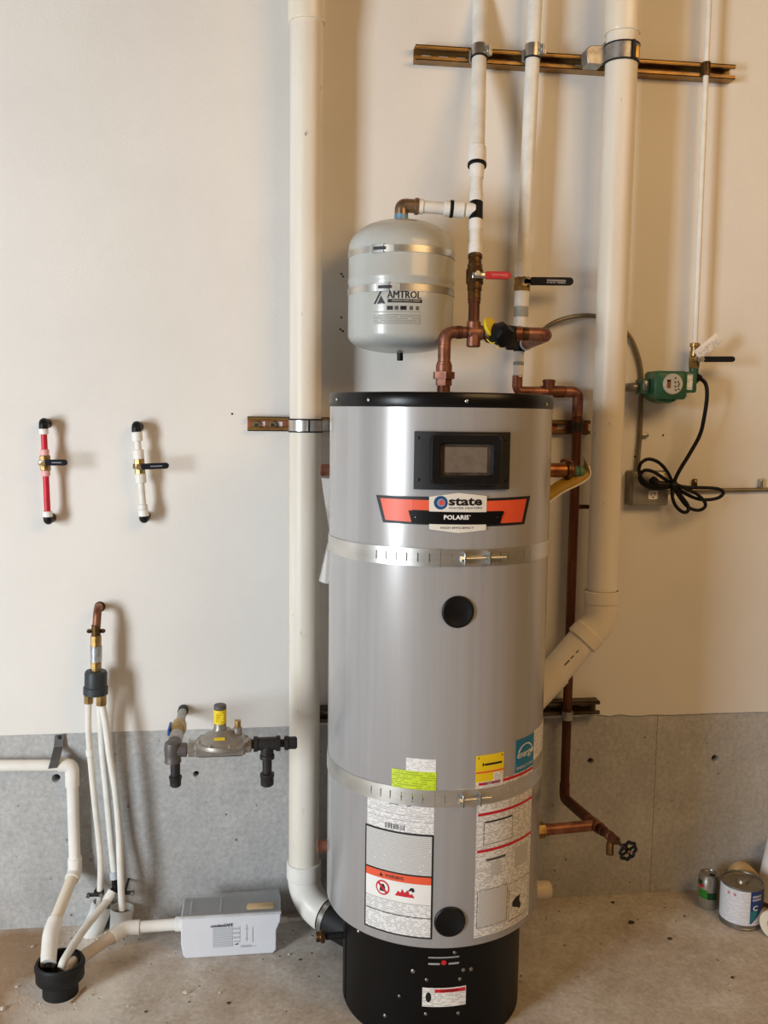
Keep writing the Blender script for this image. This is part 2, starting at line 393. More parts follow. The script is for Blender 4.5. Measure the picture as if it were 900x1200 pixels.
# drywall with a ragged lower edge, a board's thickness proud of the concrete
mb = MB(); xs = [-4.2]; x = -2.0
while x < 3.0: xs.append(x); x += .035
xs.append(5.0); zz = []
for x in xs:
    z = ZC+random.uniform(-.0012, .0012)
    if W(640, 836).x < x < W(780, 836).x: z += random.uniform(-.002, .008)
    zz.append(z)
n = len(xs); vs = [(x, -.006, z) for x, z in zip(xs, zz)]+[(x, -.006, 3.3) for x in xs]+[(x, .02, z) for x, z in zip(xs, zz)]
fs = [(i, i+1, n+i+1, n+i) for i in range(n-1)]+[(i, 2*n+i, 2*n+i+1, i+1) for i in range(n-1)]
mb.add(vs, fs)
dw = struct('wall_back', mb, drywall_mat(), origin=(0, 0, 0), flat=True)
for (px, py) in ((400, 321), (402, 324), (400, 372), (399, 386), (402, 388), (272, 485), (777, 510), (744, 535)):       # old screw holes
    c = W(px, py, -.006); obj('screw_hole', MB().lathe(c, OUT, [(.0032, 0), (.003, .0012), (.0015, .0018), (0, .0018)], 10), mat('old_screw', (70, 62, 54), .5, .5), dw)
WY = -.006                                                # painted face

# ================================================================== WATER HEATER
HX, HY, HR = .4477, -.3954, .28
HC = Cyl(HX, HY, HR); axis = V((HX, HY, 0))
def hz(py, px=514): return HC.sz(px, py)[1]
ZT = HC.sz(517, 459.5)[1]; ZL = HC.sz(517, 475)[1]; ZB = HC.sz(506, 1112)[1]; BR = .236
H = thing('water_heater', 'tall grey cylindrical water heater with black lid and black base', 'water heater', axis)
obj('base_skirt', MB().lathe(axis, Z, [(BR, -.0165), (BR, ZB-.03), (BR+.012, ZB-.012), (BR+.012, ZB+.004)], 80), M_BASE, H)
jk = obj('jacket', MB().lathe(axis, Z, [(HR-.012, ZB-.002), (HR-.003, ZB), (HR, ZB+.006), (HR, ZL), (HR-.004, ZL)], 128), M_GREY, H)
ld = obj('lid', MB().lathe(axis, Z, [(HR+.0006, ZL-.004), (HR+.002, ZL-.002), (HR+.002, ZT-.004), (HR-.001, ZT), (HR-.03, ZT+.0015), (0, ZT+.002)], 128), mat('black_lid', (16, 15, 16), .3, var=.15, spec=.35), H)
def screw(name, cyl, px, py, r, parent, material=M_ZINC, R=None):
    s, z = cyl.sz(px, py); p = cyl.pt(s, z, 0); nn = cyl.nrm(s)
    return obj(name, MB().lathe(p-nn*.002, nn, [(r, 0), (r, .0035), (r*.7, .0048), (0, .0053)], 14), material, parent)
LC = Cyl(HX, HY, HR+.002)
for px, py in ((432, 468.5), (547, 470), (395, 468), (640, 474)): screw('lid_screw', LC, px, py, .0042, ld)
BC = Cyl(HX, HY, BR)
obj('base_seam', MB().rod(BC.pt(BC.sz(405, 1120)[0], .0), BC.pt(BC.sz(405, 1120)[0], ZB-.03), .002, seg=8), M_BASE, H)
for px, py, r in ((484, 1138, .0055), (500, 1148, .0045), (539, 1147, .0045), (533, 1116, .0045), (543, 1136.5, .005), (552, 1135.5, .005),
                  (499, 1188, .0045), (537, 1187, .0045), (451, 1190, .005), (468, 1167, .004)):
    screw('base_screw', BC, px, py, r, H, M_STEEL)
for px, py in ((420, 1091), (616, 1083)): screw('base_screw', Cyl(HX, HY, BR+.013), px, py, .004, H, M_ZINC)
s0, z0 = BC.sz(502, 1124); s1, z1 = BC.sz(538, 1121); s0b, z0b = BC.sz(502, 1130)
BP = printed('base_print', (20, 20, 21), (226, 224, 220), .009, .010, .62, .72)
for a, b_, c_ in ((s0, s1, z0), (s0, s0+.028, z0b-.001), (s1-.026, s1, z0b-.001)): crect('base_print', BC, a, b_, c_, c_+.0062, BP, H, .0002, .0003)
sm, zm = BC.sz(520, 1128)
wrap('red_mark', BC, poly_bm(disc(sm, zm, .0065, 14), .0006), M_REDP, H, .0002)
a, zt_ = BC.sz(495, 1157); b_, _ = BC.sz(546, 1155); zb_ = BC.sz(495, 1179)[1]
pl = crect('base_label', BC, a, b_, zb_, zt_, printed('label_print_base', (236, 234, 228), (70, 66, 70), .0042, .014), H)
crect('label_band', BC, a+.03, b_-.002, zt_-.012, zt_-.003, M_REDP, pl, .0008, .0003)
ctext('label_heading', BC, 'WARNING', a+.045, b_-.02, zt_-.0098, .0045, M_INK, pl, .0015, .02)
wrap('label_pictogram', BC, poly_bm(disc(a+.015, (zt_+zb_)/2, .007, 14, .013), .0003), M_INK, pl, .0008)
# round black port covers
for px, py in ((536.5, 717), (527, 1080)):
    s, z = HC.sz(px, py); p = HC.pt(s, z); nn = HC.nrm(s); r = .0375
    pc = obj('port_cover', MB().lathe(p-nn*.006, nn, [(r, 0), (r, .008), (r-.003, .0105), (r-.006, .0105), (r-.008, .009), (0, .0088)], 40), M_BLACK, H)
# control display
zt2, zb2 = HC.sz(540, 506)[1], HC.sz(540, 574)[1]; sa, sb = HC.sz(486, 537)[0], HC.sz(595, 540)[0]
pb = crect('control_panel', HC, sa, sb, zb2, zt2, mat('panel_black', (30, 29, 30), .5, var=.12, scale=40), H, -.002, .010)
sm = (HC.sz(502, 537)[0]+HC.sz(583, 537)[0])/2+.001; wd = HC.sz(582, 537)[0]-HC.sz(501, 537)[0]
nn, tt = HC.nrm(sm), HC.tan(sm); zc = HC.sz(541, 538.5)[1]; hh = HC.sz(541, 509)[1]-HC.sz(541, 568)[1]
pc = HC.pt(sm, zc, 0)
def ring_frame(c, u, v, n, w_, h, bw, bh, t, ch):    # rounded rectangular bezel
    mb = MB(); out = []; 
    def rr(a, b, k): return [(a-k, -b), (a-.3*k, -b+.3*k), (a, -b+k), (a, b-k), (a-.3*k, b-.3*k), (a-k, b), (-a+k, b), (-a+.3*k, b-.3*k), (-a, b-k), (-a, -b+k), (-a+.3*k, -b+.3*k), (-a+k, -b)]
    loops = [(rr(w_/2, h/2, ch), 0), (rr(w_/2, h/2, ch), t*.7), (rr(w_/2-.003, h/2-.003, ch), t), (rr(w_/2-bw, h/2-bh, ch*.6), t), (rr(w_/2-bw-.004, h/2-bh-.004, ch*.4), t*.45), (rr(w_/2-bw-.004, h/2-bh-.004, ch*.4), 0)]
    vs = [V(c)+u*x+v*y+n*d for l, d in loops for x, y in l]; k = 12; m = len(loops)
    return mb.add(vs, [(i*k+j, i*k+(j+1) % k, ((i+1) % m)*k+(j+1) % k, ((i+1) % m)*k+j) for i in range(m) for j in range(k)])
bz = obj('bezel', ring_frame(pc+nn*.004, tt, Z, nn, wd, hh, .019, .018, .017, .012), M_BLACK, pb)
obj('display', MB().box(pc+nn*.010, wd-.03, hh-.03, .004, tt, Z, nn), M_SCREEN, bz)
g = mat('lcd_panel', (112, 100, 90), .3, var=.12, scale=60)
obj('display_graphic', MB().box(pc+nn*.0122, wd*.60, hh*.50, .0008, tt, Z, nn), g, bz)
for px, py in ((491, 513), (491, 562), (590, 515), (590, 563)):
    s, z = HC.sz(px, py); p = HC.pt(s, z, .008)
    obj('panel_screw', MB().lathe(p-HC.nrm(s)*.001, HC.nrm(s), [(.0042, 0), (.0042, .0012), (.002, .002), (0, .002)], 12), M_BLACK, pb)
# badge
bd = cpoly('badge', HC, [(441, 580), (502, 582), (568, 584), (621, 581), (614, 614), (565, 617), (502, 615), (449, 612)], M_INK, H, 0, .0012)
cpoly('badge_wing', HC, [(446, 583.5), (503, 586), (503, 598), (479, 597), (483, 611.5), (452, 609)], M_ORANGE, bd, .0010, .0006)
cpoly('badge_wing', HC, [(569, 587), (616.5, 584.5), (611, 611.5), (586, 613), (590, 598.5), (569, 599)], M_ORANGE, bd, .0010, .0006)
sl = cpoly('badge_plate', HC, [(503, 582), (537, 577.5), (570, 581), (569, 621), (537, 624.5), (503, 620)], mat('badge_cream', (226, 222, 212), .4, var=.03), bd, .0012, .0015)
cpoly('badge_stripe', HC, [(479, 598), (590, 599.5), (584, 614), (483, 613)], M_BASE, bd, .0026, .0006)
for px, py in ((487, 606), (582, 606)): screw('badge_screw', HC, px, py, .004, bd)
c = HC.sz(516.5, 589)
wrap('emblem_ring', HC, poly_bm(disc(c[0], c[1], .0155), .0004), mat('emblem_blue', (34, 72, 120), .4), sl, .0028)
wrap('emblem_ring', HC, poly_bm(disc(c[0]+.001, c[1], .0095), .0004), mat('emblem_light', (120, 150, 190), .4), sl, .0033)
wrap('emblem_dot', HC, poly_bm(disc(c[0]+.002, c[1], .0062), .0004), mat('emblem_red', (214, 84, 66), .4), sl, .0038)
s0, z0 = HC.sz(525.5, 592.5); s1, _ = HC.sz(564.5, 592)
ctext('badge_lettering', HC, 'state', s0, s1, z0, HC.sz(540, 582.5)[1]-HC.sz(540, 592)[1], M_INK, sl, .0030, .035)
ctext('badge_lettering', HC, 'WATER HEATERS', s0, s1, HC.sz(540, 596.5)[1], .0046, M_NAVY, sl, .0030, .01)
s0, z0 = HC.sz(520, 608.7); s1, _ = HC.sz(549, 609)
ctext('badge_lettering', HC, 'POLARIS', s0, s1, z0, .0105, M_WHITE, bd, .0036, .03)
ctext('badge_lettering', HC, 'o', s1+.001, s1+.004, z0+.007, .0035, M_WHITE, bd, .0036, .0)
s0, z0 = HC.sz(516, 619.5); s1, _ = HC.sz(555, 620)
ctext('badge_lettering', HC, 'HIGH EFFICIENCY', s0, s1, z0, .0048, M_INK, sl, .0030, .01)

# ---- stickers
def lab(x0, yt, yb, x1, yr):                 # left edge (x0, yt..yb), right edge at (x1, yr)
    s0, zt = HC.sz(x0, yt); zb = HC.sz(x0, yb)[1]; s1 = HC.sz(x1, yr)[0]; return s0, s1, zb, zt
P_FINE = printed('label_print_fine', (232, 230, 228), (96, 92, 96), .0044, .010)
P_DENSE = printed('label_print_dense', (226, 224, 220), (80, 78, 80), .0036, .008, .7, .68)
P_WARM = printed('label_print_warm', (230, 228, 224), (96, 92, 94), .0046, .011, .6, .5)
# rating plate
s0, s1, zb, zt = lab(431, 926, 965, 509, 950)
rp = crect('rating_plate', HC, s0, s1, zb, zt, P_FINE, H)
wd = s1-s0
for k in range(14):                           # bar code
    q = s0+wd*.30+k*.0036; crect('bar', HC, q, q+random.choice((.0009, .0016, .0024)), zb+.004, zb+.017, M_INK, rp, .0008, .0002)
crect('print_block', HC, s0+wd*.36, s0+wd*.5, zt-.018, zt-.0135, M_INK, rp, .0008, .0002)
crect('print_block', HC, s0+wd*.62, s0+wd*.68, zt-.018, zt-.014, M_INK, rp, .0008, .0002)
for q in (.34, .50): crect('print_rule', HC, s0, s1, zb+(zt-zb)*q, zb+(zt-zb)*q+.0008, mat('rule_grey', (120, 116, 116), .5), rp, .0008, .0002)
# framed warning sticker
s0, s1, zb, zt = lab(428.5, 964.5, 1084, 507.5, 1030)
wl = crect('warning_sticker', HC, s0, s1, zb, zt, M_INK, H)
z_a = HC.sz(428.5, 1012.5)[1]; z_o = HC.sz(428.5, 1022)[1]; z_m = HC.sz(428, 1045)[1]; z_b = HC.sz(427.5, 1060)[1]; z_c = HC.sz(427.5, 1070)[1]; e = .0042
crect('sticker_panel', HC, s0+e, s1-e, z_a+.002, zt-e, P_DENSE, wl, .0009, .0003)
crect('sticker_band', HC, s0+e, s1-e, z_o, z_a-.002, M_ORANGE, wl, .0009, .0003)
crect('sticker_panel', HC, s0+e, s1-e, z_m, z_o, M_PAPER, wl, .0009, .0003)
crect('sticker_panel', HC, s0+e, s1-e, z_b+.001, z_m-.001, P_FINE, wl, .0009, .0003)
crect('sticker_panel', HC, s0+e, s1-e, zb+e, z_b-.001, P_FINE, wl, .0009, .0003)
ctext('sticker_heading', HC, 'WARNING', s0+.058, s0+.105, z_o+.005, .0085, M_INK, wl, .0014, .02)
wrap('alert_triangle', HC, poly_bm([(s0+.042, z_o+.005), (s0+.053, z_o+.005), (s0+.0475, z_o+.014)], .0002), M_INK, wl, .0013)
# no-flammables roundel and flame pictogram
cz = (z_m+z_o)/2+.002; cs = s0+.052
wrap('no_symbol', HC, poly_bm(disc(cs, cz, .0185), .0002), M_REDP, wl, .0013)
wrap('no_symbol', HC, poly_bm(disc(cs, cz, .0145), .0002), M_PAPER, wl, .0016)
wrap('fuel_can', HC, poly_bm([(cs-.008, cz-.009), (cs+.007, cz-.009), (cs+.007, cz+.003), (cs+.003, cz+.010), (cs-.006, cz+.008)], .0002), M_INK, wl, .0019)
wrap('no_symbol_bar', HC, poly_bm([(cs-.013, cz+.009), (cs-.009, cz+.013), (cs+.013, cz-.009), (cs+.009, cz-.013)], .0002), M_REDP, wl, .0022)
fx = s0+.088
wrap('flame', HC, poly_bm([(fx-.004, cz-.012), (fx+.045, cz-.012), (fx+.038, cz-.002), (fx+.032, cz-.006), (fx+.028, cz+.006), (fx+.020, cz-.002), (fx+.014, cz+.007), (fx+.010, cz-.003), (fx+.004, cz+.001)], .0002), M_REDP, wl, .0013)
wrap('figure', HC, poly_bm([(fx+.028, cz+.002), (fx+.034, cz+.012), (fx+.041, cz+.013), (fx+.045, cz+.006), (fx+.040, cz+.001), (fx+.036, cz+.006)], .0002), M_INK, wl, .0014)
# small stickers over the lower strap
s0, s1, zb, zt = lab(476, 887.5, 905, 511, 895)
crect('small_sticker', HC, s0, s1, zb, zt, printed('label_print_small', (236, 234, 232), (150, 150, 156), .004, .012), H)
s0, s1, zb, zt = lab(459.5, 900, 924, 511.5, 910)
crect('lime_sticker', HC, s0, s1, zb-.012, zt, printed('label_print_lime', (200, 222, 42), (70, 84, 20), .0052, .016), H, .0008)['label'] = 'lime green sticker'
s0, s1, zb, zt = lab(558, 886, 920, 590.5, 884)
yl = crect('yellow_sticker', HC, s0, s1, zb-.01, zt, M_YEL, H); wd = s1-s0
crect('sticker_stripe', HC, s0, s1, zb+.027, zb+.031, M_ORANGE, yl, .0008, .0003)
crect('sticker_panel', HC, s0+.002, s1-.002, zb-.01, zb+.006, P_FINE, yl, .0008, .0003)
crect('sticker_panel', HC, s0+wd*.62, s1-.003, zb+.006, zb+.025, P_FINE, yl, .0008, .0003)
crect('print_block', HC, s0+wd*.3, s1-.006, zt-.026, zt-.021, M_INK, yl, .0009, .0002)
wrap('arrow_mark', HC, poly_bm([(s0+wd*.22, zt-.028), (s0+wd*.22, zt-.018), (s0+wd*.30, zt-.023)], .0002), M_INK, yl, .0009)
for q in (.06, .90): wrap('warning_mark', HC, poly_bm([(s0+wd*q, zt-.008), (s0+wd*q+.004, zt-.008), (s0+wd*q+.002, zt-.003)], .0002), M_INK, yl, .0009)
# efficiency sticker: blue square with arc and script word, cream text strip
sA, zA = HC.sz(604.5, 868); sB, _ = HC.sz(625.5, 860); zAb = HC.sz(604.5, 906)[1]; sC, _ = HC.sz(636.5, 850)
es = crect('efficiency_sticker', HC, sA, sB, zAb, zA, M_BLUE, H)
crect('sticker_text_strip', HC, sB, sC, zAb+.01, zA+.004, P_WARM, es, .0002, .0006)
cs, cz = (sA+sB)/2, (zA+zAb)/2; arc = []
rr = (sB-sA)*.40
for k in range(17): q = math.radians(20+k*9); arc.append((cs+rr*math.cos(q), cz+rr*.8*math.sin(q)))
for k in range(17): q = math.radians(164-k*9); arc.append((cs+(rr-.003)*math.cos(q), cz+(rr-.003)*.8*math.sin(q)))
wrap('logo_arc', HC, poly_bm(arc, .0003), M_WHITE, es, .0009)
ctext('logo_lettering', HC, 'energy', sA+.006, sB-.012, cz-.012, .018, M_WHITE, es, .0013, .01)
star = [(sB-.011+(.009 if k % 2 == 0 else .004)*math.cos(math.radians(90+36*k)), cz+.002+(.009 if k % 2 == 0 else .004)*math.sin(math.radians(90+36*k))) for k in range(10)]
wrap('logo_star', HC, poly_bm(star, .0003), M_WHITE, es, .0009)
ctext('logo_lettering', HC, 'ENERGY STAR', sA+.005, sB-.005, zAb+.007, .007, M_WHITE, es, .0013)
# tall installation sheet on the right
s0, zt = HC.sz(559.5, 917); s1, _ = HC.sz(622, 960); zb = HC.sz(551.5, 1100)[1]; wd = s1-s0
big = crect('instruction_sheet', HC, s0, s1, zb, zt, P_WARM, H)
for yy in (917, 953, 996):
    z = HC.sz(558, yy)[1]; crect('red_rule', HC, s0+.003, s1, z-.009, z-.002, M_REDP, big, .0008, .0003)
z = HC.sz(562, 962)[1]
def frame(s0, s1, z0, z1, t, nm, par, m_=M_INK):
    crect(nm, HC, s0, s1, z1-t, z1, m_, par, .0010, .0002); crect(nm, HC, s0, s1, z0, z0+t, m_, par, .0010, .0002)
    crect(nm, HC, s0, s0+t, z0, z1, m_, par, .0010, .0002); crect(nm, HC, s1-t, s1, z0, z1, m_, par, .0010, .0002)
gr = mat('grey_rule_print', (88, 84, 84), .5)
frame(s0+wd*.10, s0+wd*.56, z-.062, z-.004, .0010, 'print_frame', big, gr)
crect('print_heading', HC, s0+wd*.12, s0+wd*.55, z-.008, z-.004, M_INK, big, .0012, .0002)
z = HC.sz(556, 1045)[1]
frame(s0+wd*.03, s0+wd*.50, zb+.022, z, .0010, 'print_frame', big, gr)
frame(s0+wd*.53, s0+wd*.97, zb+.016, z-.004, .0010, 'print_frame', big, gr)
crect('print_panel', HC, s0+wd*.05, s0+wd*.48, zb+.025, z-.003, printed('label_print_body', (226, 224, 220), (92, 88, 88), .0040, .02, .6, .75), big, .0012, .0002)
crect('print_block', HC, s0+wd*.15, s0+wd*.45, HC.sz(556, 1012)[1], HC.sz(556, 1009)[1], gr, big, .0010, .0002)
crect('print_block', HC, s0+wd*.22, s0+wd*.38, HC.sz(556, 1030)[1], HC.sz(556, 1014)[1], P_DENSE, big, .0010, .0002)
crect('print_block', HC, s0+wd*.62, s0+wd*.92, HC.sz(556, 1030)[1], HC.sz(556, 1006)[1], P_DENSE, big, .0010, .0002)
q = zb+.05
wrap('pictogram', HC, poly_bm([(s0+wd*.60, q), (s0+wd*.68, q-.006), (s0+wd*.76, q-.014), (s0+wd*.78, q-.004), (s0+wd*.72, q+.004), (s0+wd*.76, q+.022), (s0+wd*.66, q+.020), (s0+wd*.60, q+.012)], .0002), M_INK, big, .0012)

# ---- connections on the jacket
# pale plastic drain elbow low on the right side
p0 = HC.pt(HC.sz(628, 1030)[0]+.05, HC.sz(628, 1030)[1]-.0, -.02)
q = W(645, 1042, -.33)
obj('drain_stub', MB().crod(V((HX+HR*.8, q.y, q.z)), V((q.x, q.y, q.z)), .024, .004), mat('cream_plastic', (222, 206, 178), .5), H)['label'] = 'short cream plastic stub'
# hose barb low on the left of the base
zq = W(385, 1097, HY)
hb = obj('hose_barb', MB().crod(V((HX-BR+.01, HY, zq.z)), V((zq.x-.008, HY, zq.z)), .0095), M_RUBBER, H)
a = W(373, 1096, HY); obj('hose_thread', MB().lathe(V((a.x-.006, HY, zq.z)), X, [(.013, 0), (.014, .003), (.0125, .005), (.014, .007), (.0125, .009), (.014, .012), (.017, .013), (.017, .022), (.01, .024)], 18), M_BRASSD, hb)
# copper caps on the left of the jacket
for py, px, r in ((992, 374, .017), (551, 377.5, .016)):
    yy = HY+.10; a = W(px, py, yy); xs_ = HX-math.sqrt(HR**2-.1**2)
    obj('copper_cap', MB().crod(V((xs_+.01, yy, a.z)), V((a.x-.006, yy, a.z)), r, .003), M_COP, H)

# ---- seismic straps
def strap(ytop, py_c, label, overlap_px, slots, bolt):
    zt = HC.sz(514, ytop)[1]; h = .040; zb = zt-h
    t = thing('seismic_strap', label, 'strap', V((HX, HY, zb)), 'steel straps round the water heater')
    def slotted(nm, sa_, sb_, cuts, n0, th, z0, z1):
        bm = bmesh.new()
        def cell(a_, b_, c_, d_):
            q = poly_bm([(a_, c_), (b_, c_), (b_, d_), (a_, d_)], th); me = bpy.data.meshes.new('c'); q.to_mesh(me); q.free(); bm.from_mesh(me); bpy.data.meshes.remove(me)
        cell(sa_, sb_, z0, zb+.010); cell(sa_, sb_, zt-.010, z1); e = sa_
        for c_ in sorted(cuts):
            if sa_ < c_ < sb_: cell(e, c_-.0015, zb+.010, zt-.010); e = c_+.0015
        cell(e, sb_, zb+.010, zt-.010)
        return wrap(nm, HC, bm, M_STRAP, t, n0)
    cuts = [HC.sz(px, py_c)[0] for px in slots]; s1 = HC.sz(overlap_px, py_c)[0]
    slotted('band', -math.pi*HR, math.pi*HR, cuts, -.0005, .0025, zb, zt)
    slotted('band_overlap', HC.sz(388, py_c)[0], s1, cuts, .0018, .0014, zb-.0005, zt+.0005)
    sa, sb = HC.sz(bolt[0], py_c)[0], HC.sz(bolt[1], py_c)[0]; zc = (zt+zb)/2
    pa, pb_ = HC.pt(sa, zc, .014), HC.pt(sb, zc, .014); d = (pb_-pa).normalized()
    bo = obj('tension_bolt', MB().rod(pa-d*.006, pb_+d*.004, .0032, seg=12), M_ZINC, t)
    obj('bolt_head', MB().hexn(pa-d*.010, pa-d*.003, .0075), M_ZINC, bo)
    mid = pa.lerp(pb_, .55); obj('nut', MB().hexn(mid, mid+d*.007, .0075), M_ZINC, bo)
    for s_, p in ((sa, pa), (HC.sz(bolt[0]+(bolt[1]-bolt[0])*.62, py_c)[0], pa.lerp(pb_, .62))):
        obj('lug', MB().cbox(HC.pt(s_, zc, .011), .004, .030, .022, .0015, HC.tan(s_), Z, HC.nrm(s_)), M_ZINC, t)
    return t
strap(643.5, 654, 'perforated steel strap round the heater below its orange badge', 516, [442, 453.5, 465, 477, 490, 503.5, 530.5, 574, 586, 595, 604, 613, 620], (543, 587))
strap(926.5, 925, 'perforated steel strap round the heater crossing its lower stickers', 509.5, [436, 447, 458, 471, 484, 496, 522, 565, 587, 595, 604, 613], (541, 571))

# ================================================================== STRUT CHANNELS
def strut(pxa, pya, pxb, pyb, label, material, y1=-.046, web=None):
    a, b = W(pxa, pya, y1), W(pxb, pyb, y1); z = (a.z+b.z)/2; x0, x1 = a.x, b.x; hh = .041; y0 = WY
    t = thing('strut_channel', label, 'strut', V(((x0+x1)/2, 0, z-hh/2)))
    L = x1-x0; xm = (x0+x1)/2; k = .0026
    mb = MB()
    for zs in (-1, 1):
        mb.box((xm, (y0+y1)/2, z+zs*(hh/2-k/2)), L, abs(y1-y0), k)                  # flanges
        mb.box((xm, y1+k/2, z+zs*(hh/2-.0045)), L, k, .009)                        # turned-in lips
        mb.box((xm, y1+.0045, z+zs*(hh/2-.009)), L, .009, k)
    obj('flange', mb, material, t)
    mb = MB(); 
    for zs in (-1, 1): mb.box((xm, y0-k/2, z+zs*.0135), L, k, .014)
    x = x0
    while x < x1:
        l = min(.022, x1-x); mb.box((x+l/2, y0-k/2, z), l, k, .013); x += .050
    obj('back_web', mb, web or material, t)
    return t, z
ST1, ZS1 = strut(487, 60.5, 862, 84.5, 'long gold steel strut channel high on the wall carrying four pipe clamps', M_GOLD)
ST2, ZS2 = strut(290, 497.5, 692, 500, 'gold steel strut channel bolted behind the top of the heater', M_GOLD, -.027, mat('red_brown_web', (172, 104, 74), .5, .4, var=.15))
ST3, ZS3 = strut(352, 838, 703, 831, 'dull steel strut channel along the top of the concrete behind the heater', mat('dull_strut', (112, 98, 76), .45, .7, rgb2=(70, 60, 46), scale=12))
ZS2 = W(290, 498, -.046).z
for px in (300, 319):                                        # washers and screws in the middle strut's left end
    c = W(px, 498, -.014); wz = obj('washer', MB().lathe(c, OUT, [(.0115, -.002), (.0115, .0015), (.004, .002), (0, .002)], 24), mat('olive_washer', (150, 140, 104), .4, .7), ST2)
    obj('screw_head', MB().hexn(c+OUT*.001, c+OUT*.006, .0042), M_IRON, wz)

def ring_clamp(name, label, c, r, h, loc, band_m, group=None, axis_=Z, arm=None, ear=1, gasket=True):
    t = thing(name, label, 'pipe clamp', loc, group)
    obj('band', MB().shell(c-axis_.normalized()*(h/2), axis_, [(r, 0), (r+.003, 0), (r+.003, h), (r, h)], 32), band_m, t)
    if gasket:
        for s in (-1, 1): obj('rubber_edge', MB().shell(c+axis_.normalized()*(s*h/2-.002), axis_, [(r-.001, 0), (r+.0042, 0), (r+.0042, .004), (r-.001, .004)], 32), M_RUBBER, t)
    return t
def ears(t, c, r, h, dirv, m_):
    d = V(dirv).normalized(); p = c+d*(r+.008); side = Z.cross(d)
    for s in (-1, 1): obj('ear', MB().cbox(p+side*(s*.005), .016, .003, h*.9, .001, d, side, Z), m_, t)
    obj('clamp_screw', MB().crod(p-side*.012, p+side*.012, .0035, seg=10), M_ZINC, t)

# ================================================================== VENT PIPES
PR = .0445
# ---- left stack
LY = -.094; LX = W(358, 500, LY).x; 
zc_ = W(358, 20, LY-PR).z; zh = W(357, 1018, LY-PR).z
t = thing('vent_pipe', 'white plastic vent pipe whose bottom elbow enters the heater base through a black sleeve', 'pipe', V((LX, LY, .2)))
obj('pipe', MB().rod((LX, LY, zh-.02), (LX, LY, 3.25), PR, seg=48), mat('weathered_pvc', (236, 230, 218), .42, rgb2=(220, 210, 194), scale=9, stretch=(1, 1, .12), spots=(128, 112, 92)), t)
obj('coupling', MB().lathe((LX, LY, zc_), Z, [(PR, 0), (PR+.005, .002), (PR+.0062, .006), (PR+.0062, .12)], 48), M_PVC, t)
hd = V((HX-LX, HY-LY, 0)).normalized()
er = .095; zel = zh-.045
arc = [V((LX, LY, zel))+hd*(er*(1-math.cos(math.radians(q))))+Z*(-er*math.sin(math.radians(q))) for q in range(0, 86, 5)]
el = obj('elbow', MB().tube([V((LX, LY, zh-.004))]+arc, PR+.0035, 40), M_PVCW, t)
obj('hub', MB().lathe((LX, LY, zh-.05), Z, [(PR+.003, 0), (PR+.0065, .004), (PR+.0065, .048), (PR+.004, .05)], 48), M_PVCW, el)
e0 = arc[-1]; ed = (arc[-1]-arc[-2]).normalized()
far = e0+ed*.12
rb = obj('rubber_sleeve', MB().rod(e0-ed*.002, far, PR+.007, seg=40), M_RUBBER, t)
obj('band_clamp', MB().shell(e0+ed*.004, ed, [(PR+.006, 0), (PR+.0095, 0), (PR+.0095, .015), (PR+.006, .015)], 40), M_ZINC, rb)
bandz = W(358, 499, LY-PR).z
c = V((LX, LY, bandz)); t = ring_clamp('pipe_clamp', 'galvanised rubber-edged clamp holding the left vent pipe to the middle strut', c, PR, .034, V((LX, LY, bandz-.02)), M_STRAP)
obj('saddle', MB().cbox((LX+.045, -.040, bandz), .05, .026, .034, .003), M_GALV, t)
obj('clamp_joint', MB().cbox(c+V((.008, -PR-.004, 0)), .005, .006, .030, .001), M_BLACK, t)
obj('saddle', MB().cbox((LX, -.040, bandz), .06, .030, .036, .003), M_GALV, t)

# ---- right stack
RY = -.128; RX = W(716, 400, RY).x
zt_ = W(728, 33, RY-PR).z; zh = W(706, 695, RY-PR).z; zk = W(708, 716, RY).z
t = thing('vent_pipe', 'cream plastic vent pipe right of the heater ending in an angled elbow behind it', 'pipe', V((RX, RY, .8)))
pv = MATS['weathered_pvc']
obj('pipe', MB().rod((RX, RY, zh-.02), (RX, RY, 3.25), PR, seg=48), pv, t)
obj('coupling', MB().lathe((RX, RY, zt_), Z, [(PR, 0), (PR+.004, .002), (PR+.0055, .006), (PR+.0055, .12)], 48), M_PVC, t)
hub2 = W(688, 744, RY); dd = V((W(650, 790, RY).x-W(690, 747, RY).x, 0, W(650, 790, RY).z-W(690, 747, RY).z)).normalized()
elc = fillet([V((RX, RY, zh)), V((RX, RY, W(706, 728, RY).z)), hub2+dd*.012], .06, 10)
el = obj('elbow', MB().tube(elc, PR+.0032, 40), M_PVC, t)
obj('hub', MB().lathe((RX, RY, zh-.040), Z, [(PR+.003, 0), (PR+.0065, .004), (PR+.0065, .037), (PR+.004, .040)], 48), M_PVC, el)
obj('hub', MB().lathe(hub2-dd*.018, dd, [(PR+.003, 0), (PR+.0065, .004), (PR+.0065, .040), (PR+.003, .043)], 48), M_PVC, el)
dg0, dg1 = hub2+dd*.02, W(651, 787, RY)
dp = obj('angled_pipe', MB().rod(dg0, dg1, PR, seg=40), pv, t)
tail = dg1+dd*((.665-dg1.x)/dd.x)
obj('end_hub', MB().rod(dg1-dd*.004, tail, PR+.004, seg=40), M_PVC, t)
